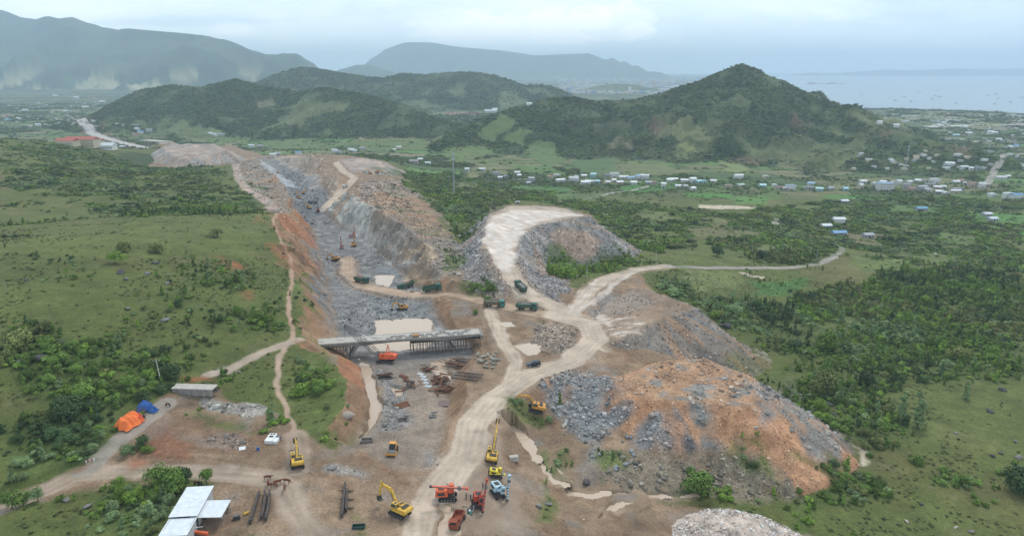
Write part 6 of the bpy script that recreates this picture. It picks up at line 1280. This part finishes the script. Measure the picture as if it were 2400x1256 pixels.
HS = """1163 412 g;1172 418 w;1185 415 g;1212 407 w;1216 413 w;1245 425 g;1238 431 g;1130 398 w;1095 399 w;985 375 w;1003 384 w;970 380 g;925 352 w;935 349 w;1290 416 r;1305 412 w;1313 424 w;1345 424 w;1368 414 w;1390 415 c;1350 416 w;1372 430 w;1383 427 w;1400 428 c;1425 429 w;1438 424 w;1452 430 w;1440 413 w;1423 413 g;1462 417 w;1480 418 b;1495 419 b;1510 418 w;1520 430 g;1532 430 r;1485 430 w;1570 424 w;1577 422 y;1555 438 w;1590 438 w;1607 425 w;1623 426 w;1637 427 c;1649 427 c;1672 426 w;1605 439 g;1623 444 w;1707 438 r;1735 436 k;1787 437 c;1815 436 w;1828 442 r;1840 444 g;1852 443 b;1895 442 g;1920 446 c;1945 444 g;1980 445 c;2015 441 y;2022 427 w;2048 432 w;2056 435 g;2068 428 w;2105 431 w;2095 430 g;2125 440 g;2130 428 w;2150 425 w;2168 425 r;2180 434 g;2190 427 w;2196 441 w;2210 440 w;2240 428 w;2250 425 r;2262 432 g;2200 452 w;2216 454 w;2238 450 w;2245 445 g;2276 436 r;2300 438 w;2310 436 g;2325 459 w;2362 462 w;2380 465 b;2225 388 w;2258 393 w;2275 396 w;2290 397 g;2345 418 w;2360 415 w;2215 390 g;1795 415 w;1900 432 b;1730 418 w;2160 445 g;2175 447 w;2140 444 r"""
RN = {'w': ('white', 0), 'g': ('grey', 3), 'b': ('blue', 0), 'c': ('cyan', 4), 'r': ('rust', 2), 'y': ('white', 1), 'k': ('green', 1)}
CN = {'w': 'white-roofed', 'g': 'grey-roofed', 'b': 'blue-roofed', 'c': 'turquoise-roofed', 'r': 'brown-roofed', 'y': 'cream', 'k': 'green-roofed'}
r = random.Random(21)
for s in HS.replace('\n', '').split(';'):
    a, b_, c_ = s.split(); px, py = float(a), float(b_); best = min(PLACES, key=lambda q: abs((q[0][0]+q[1][0])/2-px)+2*abs((q[0][1]+q[1][1])/2-py)); roof, wall = RN[c_]; flat = r.random() < .3
    if px < 1140: where = 'among the fields behind the cutting'
    else: where = best[2]
    big = r.random() < .3
    house(px, py+2, r.choice([6, 8, 9]) if not big else 13, r.choice([6, 7]), r.choice([3.0, 3.2, 3.6, 5.8]), roof, wall if r.random() < .7 else r.randrange(4), r.uniform(-.5, .5), f'small {CN[c_]} house {where}', f'{CN[c_]} houses {where}', flat)
house(2073, 446, 19, 12, 9.5, 'blue', 0, .05, 'tall white house with bright blue roof in the middle of the village', None, True)
for s in """640 367 w;650 365 g;700 362 b;785 356 w;793 360 g;822 354 w;830 357 w;850 351 g;495 316 w;322 305 w;330 312 b;318 318 r;350 308 g;505 318 w;520 318 g;590 345 w;610 346 g;45 280 w;20 283 c;12 276 r;90 295 w;155 262 w;180 230 w;222 232 r;240 240 w;200 253 w;130 226 w;60 260 w;255 345 w;240 348 c;288 348 w;1160 258 w;1965 522 w;2400 395 w;2270 315 w;2200 297 w;2240 320 c;2320 312 w;2330 314 w;2260 300 w;2060 290 w;2100 297 w;2210 290 w;2380 345 b;2365 347 w;2340 330 w;1240 247 w""".replace('\n', '').split(';'):
    a, b_, c_ = s.split(); px, py = float(a), float(b_); roof, wall = RN[c_]; where = 'on the plain beyond the near hills left of the highway' if px < 300 else ('between the far tip and the green hill' if px < 900 else 'on the coastal plain right of the pointed hill')
    x, y, z = hit(px, py); sc = max(8, y/160); house(px, py, round(sc*1.2), round(sc*.8), 4, roof, wall, r.uniform(-.4, .4), f'{CN[c_]} building {where}', f'{CN[c_]} buildings {where}', flat=False, detail=False)
for px, py, sx, sy, h, lab in [(195, 343, 44, 14, 10, 'long cream school block with red roof beside the highway'), (160, 340, 26, 14, 6, 'smaller red-roofed school wing to the left of the long block'), (228, 338, 30, 14, 9, 'red-roofed school wing behind the long block')]: house(px, py, sx, sy, h, 'red', 1, -.15, lab, name='school_building', cat='building')
house(1150, 264, 46, 18, 7, 'white', 0, .05, 'long white factory hall in the gap between the two green hills', name='factory_hall', cat='building'); house(238, 349, 36, 16, 5, 'white', 0, .1, 'low white hall right of the school', name='market_hall', cat='building')
house(1213, 478, 3.2, 2.6, 2.2, 'grey', 3, .1, 'tiny hut on the far rim of the white tip', name='hut', cat='hut')
for px, py, rf, lab in [(1962, 521, 'white', 'small white-roofed hut on the red clearing in the valley'), (1935, 535, 'white', 'flat white shelter left of the blue-roofed valley house'), (1965, 552, 'blue', 'blue-roofed farmhouse above the road bend in the valley'), (2033, 557, 'grey', 'grey shed farthest right of the valley farm'), (1978, 476, 'white', 'white hut beside the path below the village'), (2158, 494, 'blue', 'lone blue-roofed hut beyond the valley woods'),(1622,534,'white','white hut on the bare patch'),(2312, 507, 'white', 'white hut beside the paddies at the right'), (2325, 518, 'white', 'small white pump house in the paddies at the right')][:6]+[(2312, 507, 'white', 'white hut beside the paddies at the right'), (2325, 518, 'white', 'small white pump house in the paddies at the right')]:
    house(px, py, 8 if rf != 'blue' else 11, 6, 3, rf, 3, .1, lab, name='hut', cat='hut')
# viaduct on the highway
def viaduct():
    P = FILLS[-1][0]; A = Vector(P[-2]); B = Vector(P[-1]); A.z += 1; B.z += 1; d = B-A; L = d.length; e_ = thing('viaduct', (A.x, A.y, 0), math.atan2(d.y, d.x), 'pale highway viaduct on piers running into the far spoil tip', 'viaduct')
    b = MB(); n_ = 6; [b.bar((L*i/n_, 0, A.z+d.z*i/n_), (L*(i+1)/n_, 0, A.z+d.z*(i+1)/n_), 20, 1.8, CON) for i in range(n_)]; b.part('deck', e_)
    for i in range(1, 6): b = MB(); [b.box((L*i/6, s*6, A.z+d.z*i/6-8), (2, 2, 14), CON) for s in (-1, 1)]; b.part('pier', e_)
viaduct()
# the far town, one mass of pale blocks
def town():
    r = np.random.default_rng(5); b = MB(); cols = [WALLC[0], WALLC[1], ROOFC['white'], WALLC[3], ROOFC['blue'], WALLC[2]]
    n = 0
    while n < 1500:
        px = r.uniform(1310, 1830); py = r.uniform(184, 207) if r.random() < .75 else r.uniform(205, 222); x, y, z = pz(px, py, -59)
        if px > 1640 and py > 196: continue
        if y > 15000 or float(samp(_bd, x, y)) < 20 or float(H(x, y)) > -30: continue
        s = r.uniform(14, 46); h = r.uniform(7, 14) if r.random() < .985 else r.uniform(25, 50); b.box((x, y, -59+h/2), (s, s*.7, h), cols[int(r.integers(0, 6))], rz=r.uniform(-.4, .4)); n += 1
    for _ in range(210):
        px = r.uniform(0, 330) if r.random() < .55 else r.uniform(2000, 2400); py = r.uniform(222, 300) if px < 400 else r.uniform(290, 400); x, y, z = hit(px, py)
        if z > -35 or samp(_bd, x, y) < 20: continue
        s = r.uniform(6, 11); b.box((x, y, z+1.5), (s, s*.7, 4), cols[int(r.integers(0, 4))], rz=r.uniform(-.6, .6))
    o = b.part('far_town'); tag(o, kind='stuff')
town()
r = random.Random(3); BT = MB(); BT.prism([(-1, 0), (1, 0), (1.3, 1.0), (-1.3, 1.0)], -9, 9, DRK); BT.box((2, 0, 1.8), (5, 1.6, 1.8), WHT); BT = BT.mesh('hull')
for k in range(22):
    px = r.uniform(1900, 2400); py = r.uniform(196, 246)
    if px < 1900+(py-196)*1.6: continue
    x, y, z = pz(px, py, -60); o = put('fishing_raft', BT, None, (x, y, -60)); o.scale = (y/3500*.9, y/3500*2, 1.5); o.rotation_euler.z = r.uniform(-.5, .5); tag(o, 'dark fishing raft or boat on the grey bay', 'boat', 'boats and rafts scattered on the bay')
simple('jetty', 0, 0, 'reddish jetty with sheds far out in the bay left of centre', 'jetty', lambda b: (b.box((0, 0, 2), (420, 60, 5), ROOFC['rust']), b.box((-160, 0, 8), (60, 40, 9), ROOFC['red']), b.box((60, 0, 7), (90, 40, 7), ROOFC['rust'])), xyz=pz(1935, 197, -60))
# ------------------------------------------------------------------ boulders one can point at
def tin(c, f): return tuple(q*f for q in c)
def boulder(px, py, s, label, group, col, k, rz=0, fl=1.0, dz=0):
    x, y, z = hit(px, py); o = put('boulder', BOULD[k % 6], None, (x, y, z+s*.25*fl+dz)); o.scale = (s, s*.85, s*.8*fl); o.rotation_euler = (k*.7 % .5, k*.3 % .4, rz); o['tint'] = [float(c) for c in col]; tag(o, label, 'boulder', group); return o
r = random.Random(9); GB = (.27, .25, .21); DB = (.085, .08, .082)
for k in range(26):
    a = r.uniform(0, 6.28); q = r.uniform(0, 1)**.5; px, py = 1142+30*q*math.cos(a), 842+24*q*math.sin(a); boulder(px, py, r.uniform(.75, 1.35), 'rounded grey-tan boulder in the heap between the bridge and the rutted track', 'boulders heaped right of the bridge', tin(GB, r.uniform(.7, 1.5)), k, a, 1, r.uniform(0, .9)*(1-q))
for k in range(40):
    px, py = r.choice([(r.uniform(1270, 1440), r.uniform(880, 1020)), (r.uniform(1380, 1560), r.uniform(1020, 1100))]); boulder(px, py, r.uniform(.55, 1.1), 'blue-grey boulder on the left flank of the orange tip', 'boulders down the left flank of the orange tip', tin((.20, .215, .225), r.uniform(.8, 1.6)), k, k)
for k in range(26): boulder(r.uniform(1245, 1355), r.uniform(768, 828), r.uniform(.6, 1.1), 'tan boulder in the rocky patch inside the bend of the pale road', 'boulders inside the road bend', tin((.30, .23, .17), r.uniform(.7, 1.5)), k, k)
for k in range(22): boulder(r.uniform(1030, 1090), r.uniform(535, 660), r.uniform(.9, 1.8), 'tan-grey boulder on the slope between the cutting and the white tip', 'boulders between the cutting and the white tip', tin(GB, r.uniform(.7, 1.5)), k, k)
for k, (px, py, s, lab) in enumerate([(1700, 765, 3.6, 'very large dark boulder in the woods right of the grey tip'), (1374, 1131, 1.8, 'smooth dark boulder above the muddy stream'), (1263, 1187, 1.2, 'left grey boulder of the pair on the mud flat'), (1285, 1182, 1.2, 'right grey boulder of the pair on the mud flat'), (1322, 998, 1.3, 'pale boulder at the foot of the grey rock slope'),
    (283, 640, 2.2, 'large dark boulder in the middle of the left meadow'), (364, 618, 2.0, 'dark boulder behind the bright bushes on the left meadow'), (345, 642, 1.5, 'smaller boulder right of the large one on the left meadow'), (296, 655, 1.6, 'flat boulder below the large one on the left meadow'), (298, 725, 1.4, 'grey boulder lower on the left meadow'), (387, 752, 1.9, 'broad grey boulder near the bottom of the left meadow'), (392, 665, 1.5, 'low boulder half hidden in meadow bushes'), (62, 658, 1.3, 'small dark boulder at the far left of the meadow'), (52, 850, 2.0, 'dark rock in the bushes at the far left'), (95, 840, 2.2, 'tall dark rock among the bushes at the far left'),
    (155, 1172, 1.2, 'grey boulder on the grass above the lower left thicket'), (205, 1188, 1.2, 'flat grey boulder beside the lower left thicket'), (2010, 680, 2.8, 'dark slab-like rock in the right woods'), (1945, 692, 1.8, 'pale rock in the right woods'), (2118, 655, 2.4, 'dark rock high in the right woods'), (2230, 630, 3.0, 'long dark outcrop at the upper right woods'), (2335, 618, 2.6, 'dark outcrop near the right edge'), (1975, 712, 1.6, 'small pale rock in the right woods'), (2192, 596, 1.8, 'tall pale rock beyond the right clearing'), (2345, 490, 3, 'pale rocks'), (1945, 950, 1.9, 'dark pointed boulder beside the foot of the orange tip'), (1955, 972, 1.6, 'dark rock below the pointed boulder'), (1967, 985, 1.5, 'tan boulder at the foot of the orange tip'), (1995, 1000, 1.0, 'pale stone on sand'),
    (2050, 1025, 1.2, 'dark flat stones near the dry stream'), (2170, 950, .9, 'small dark stone on the right pasture'), (2240, 1016, 1.0, 'grey stone on the middle of the right pasture'), (2380, 1035, 1.1, 'grey boulder near the right edge of the pasture'), (2325, 1068, 1.2, 'pale boulder left of the two dark ones on the pasture'), (2345, 1063, 1.0, 'dark boulder of the pair on the pasture'), (2388, 1073, 1.5, 'broad boulder at the right edge of the pasture'), (2320, 965, 1.8, 'dark ledge at the top of the pasture'), (2350, 915, 1.8, 'dark low outcrop between bushes at the right'), (2160, 1182, .9, 'dark flat stone low on the pasture'), (2125, 1222, .9, 'pale flat stone near the bottom of the pasture'), (2275, 1246, 1.1, 'grey stones at the bottom right'), (2240, 1236, .7, 'small white stone at the bottom right'),
    (1665, 838, 1.0, 'pale stone on the top of the orange tip'), (1715, 855, .9, 'grey stone on the back edge of the orange tip'), (1530, 972, 1.0, 'white stone on the orange slope'), (1625, 945, 1.1, 'white-grey stone at the rim of the orange slope'), (1770, 963, .9, 'pale stone high on the right orange band'), (1772, 1002, .9, 'pale stone lower on the right orange band'), (1855, 1008, 1.3, 'grey block on the right flank of the orange tip'), (1940, 1015, 1.4, 'pale block at the toe of the right flank'), (665, 945, 1.5, 'x')][:50]):
    if lab in ('x', 'pale rocks', 'pale stone on sand'): lab = {'pale rocks': 'pale outcrop beside the paddies at the right', 'pale stone on sand': 'pale stone beside the sandy patch at the foot of the tip'}.get(lab, lab)
    boulder(px, py, s, lab, None, DB if 'dark' in lab else ((.42, .38, .34) if 'pale' in lab or 'white' in lab else (.20, .19, .18)), k, k, .7)
boulder(815, 975, 2.4, 'large pale outcrop in the grass left of the muddy channel', None, (.33, .28, .24), 2, .5, .6)
boulder(1330, 1178, .5, 'small stone in the stream bed', None, GB, 1) if 0 else None
# trees that stand out
def special(px, py, rad, hs, ix, kd, label, lift=0.0, name='tree', bright=1.0):
    x, y, z = hit(px, py); plant(name, x, y, z-.1, rad, hs, ix, tuple(q*bright for q in TINTS[kd]), label, name, None, lift)
special(1681, 600, 4.6, 1.0, 0, 5, 'lone round dark tree on the valley grass', 1.2); special(486, 1135, 1.7, 1.1, 0, 2, 'small round tree behind the shed', 1.6); special(1312, 950, 1.1, 1.7, 2, 2, 'slim green conifer-like tree in front of the grey boulders', .2)
special(272, 617, 3.0, 1.0, 6, 1, 'bright green round tree in the middle of the meadow clump', .8, bright=1.1); special(290, 590, 3.6, .8, 0, 3, 'broad dark tree left of the pair on the meadow', .5); special(370, 592, 3.6, .8, 4, 3, 'broad dark tree right of the pair on the meadow', .5); special(510, 556, 3.2, .9, 6, 3, 'olive round tree on the meadow near the track', .6)
special(90, 1175, 1.6, 1.2, 0, 4, 'small pale tree beside the lower left lane', 1.0); special(30, 1190, 2.2, 1.1, 6, 2, 'dark small tree at the left edge of the lane', .8); special(55, 1185, 1.8, 1.1, 4, 2, 'thin tree between the two small ones by the lane', .8); special(415, 1150, 3.4, 1.2, 0, 2, 'large dark tree pressed against the shed', .4); special(380, 1140, 3.0, 1.2, 6, 2, 'broad dark tree left of the one by the shed', .3); special(430, 1130, 2.4, 1.2, 4, 5, 'dark green tree at the far corner of the shed', .3)
special(440, 1245, 2.2, 1.0, 4, 4, 'pale green tree left of the shed front') if 0 else None
special(1115, 736, 1.5, 1.1, 0, 2, 'small round bush in the fork of the tracks', name='shrub'); special(638, 990, 2.0, 1.2, 2, 4, 'pale bush above the white cabin', name='shrub'); special(2150, 1085, 2.4, .8, 0, 2, 'round green bush standing free on the pasture', name='shrub')
special(1640, 1150, 4.4, .95, 0, 2, 'big round green bush at the foot of the orange tip', name='shrub'); special(1330, 650, 6.2, .8, 4, 1, 'large bright green bush in the hollow below the white tip', name='shrub'); special(1300, 640, 4.6, .8, 6, 1, 'bright green bush left of the large one in the hollow', name='shrub'); special(1700, 1158, 2.6, .8, 1, 1, 'low bright bush right of the big round one', name='shrub')
special(770, 905, 2.6, .8, 1, 1, 'bright low bush on the bank left of the channel', name='shrub'); special(705, 925, 3.2, .85, 0, 1, 'broad bright bush beside the red footpath', name='shrub'); special(745, 920, 2.4, .9, 6, 2, 'round bush between the two bright ones on the bank', name='shrub'); special(1940, 820, 5.4, 1.2, 0, 2, 'large pale-topped tree rising over the right woods', .6); special(1935, 920, 4.6, 1.3, 6, 3, 'large olive tree nearest the toe of the orange tip', .6)
special(2150, 1000, 4.0, 1.3, 2, 4, 'tall pale feathery tree at the pasture edge') ; special(2110, 985, 3.4, 1.3, 7, 4, 'pale feathery tree beside the tall one'); special(2265, 935, 2.4, 1.4, 2, 4, 'slim pale tree standing free above the pasture'); special(2390, 1150, 5.0, 1.2, 0, 5, 'very dark tree at the right edge')
# ------------------------------------------------------------------ the air
def haze():
    bm = bmesh.new(); bmesh.ops.create_cube(bm, size=1.0)
    me = bpy.data.meshes.new('haze'); bm.to_mesh(me); bm.free()
    o = put('haze', me); o.scale = (62000, 34000, 830); o.location = (4000, 15500, 830/2-72)
    m = bpy.data.materials.new('haze_air'); m.use_nodes = True; nt = m.node_tree; nt.nodes.clear()
    v = nt.nodes.new('ShaderNodeVolumePrincipled'); v.inputs['Color'].default_value = (.66, .84, 1.0, 1); v.inputs['Density'].default_value = HAZE_K; v.inputs['Anisotropy'].default_value = .1
    out = nt.nodes.new('ShaderNodeOutputMaterial'); nt.links.new(v.outputs[0], out.inputs['Volume']); me.materials.append(m)
    tag(o, kind='stuff')
HAZE_K = 1.0e-4
haze()
def dust(px, py, r, den, name='dust_cloud'):
    x, y, z = hit(px, py); bm = bmesh.new(); bmesh.ops.create_icosphere(bm, subdivisions=3, radius=1.0)
    for v in bm.verts: v.co *= 1+.25*math.sin(v.co.x*5+px)*math.cos(v.co.y*4+v.co.z*3)
    me = bpy.data.meshes.new(name); bm.to_mesh(me); bm.free(); o = put(name, me, None, (x, y, z+r*.25)); o.scale = (r*1.3, r, r*.55)
    m = bpy.data.materials.new(name); m.use_nodes = True; nt = m.node_tree; nt.nodes.clear(); v = nt.nodes.new('ShaderNodeVolumePrincipled'); v.inputs['Color'].default_value = (.93, .95, .97, 1); v.inputs['Density'].default_value = den
    out = nt.nodes.new('ShaderNodeOutputMaterial'); nt.links.new(v.outputs[0], out.inputs['Volume']); me.materials.append(m); tag(o, kind='stuff')
dust(850, 560, 13, .012); dust(885, 570, 9, .014); dust(800, 585, 6, .02)
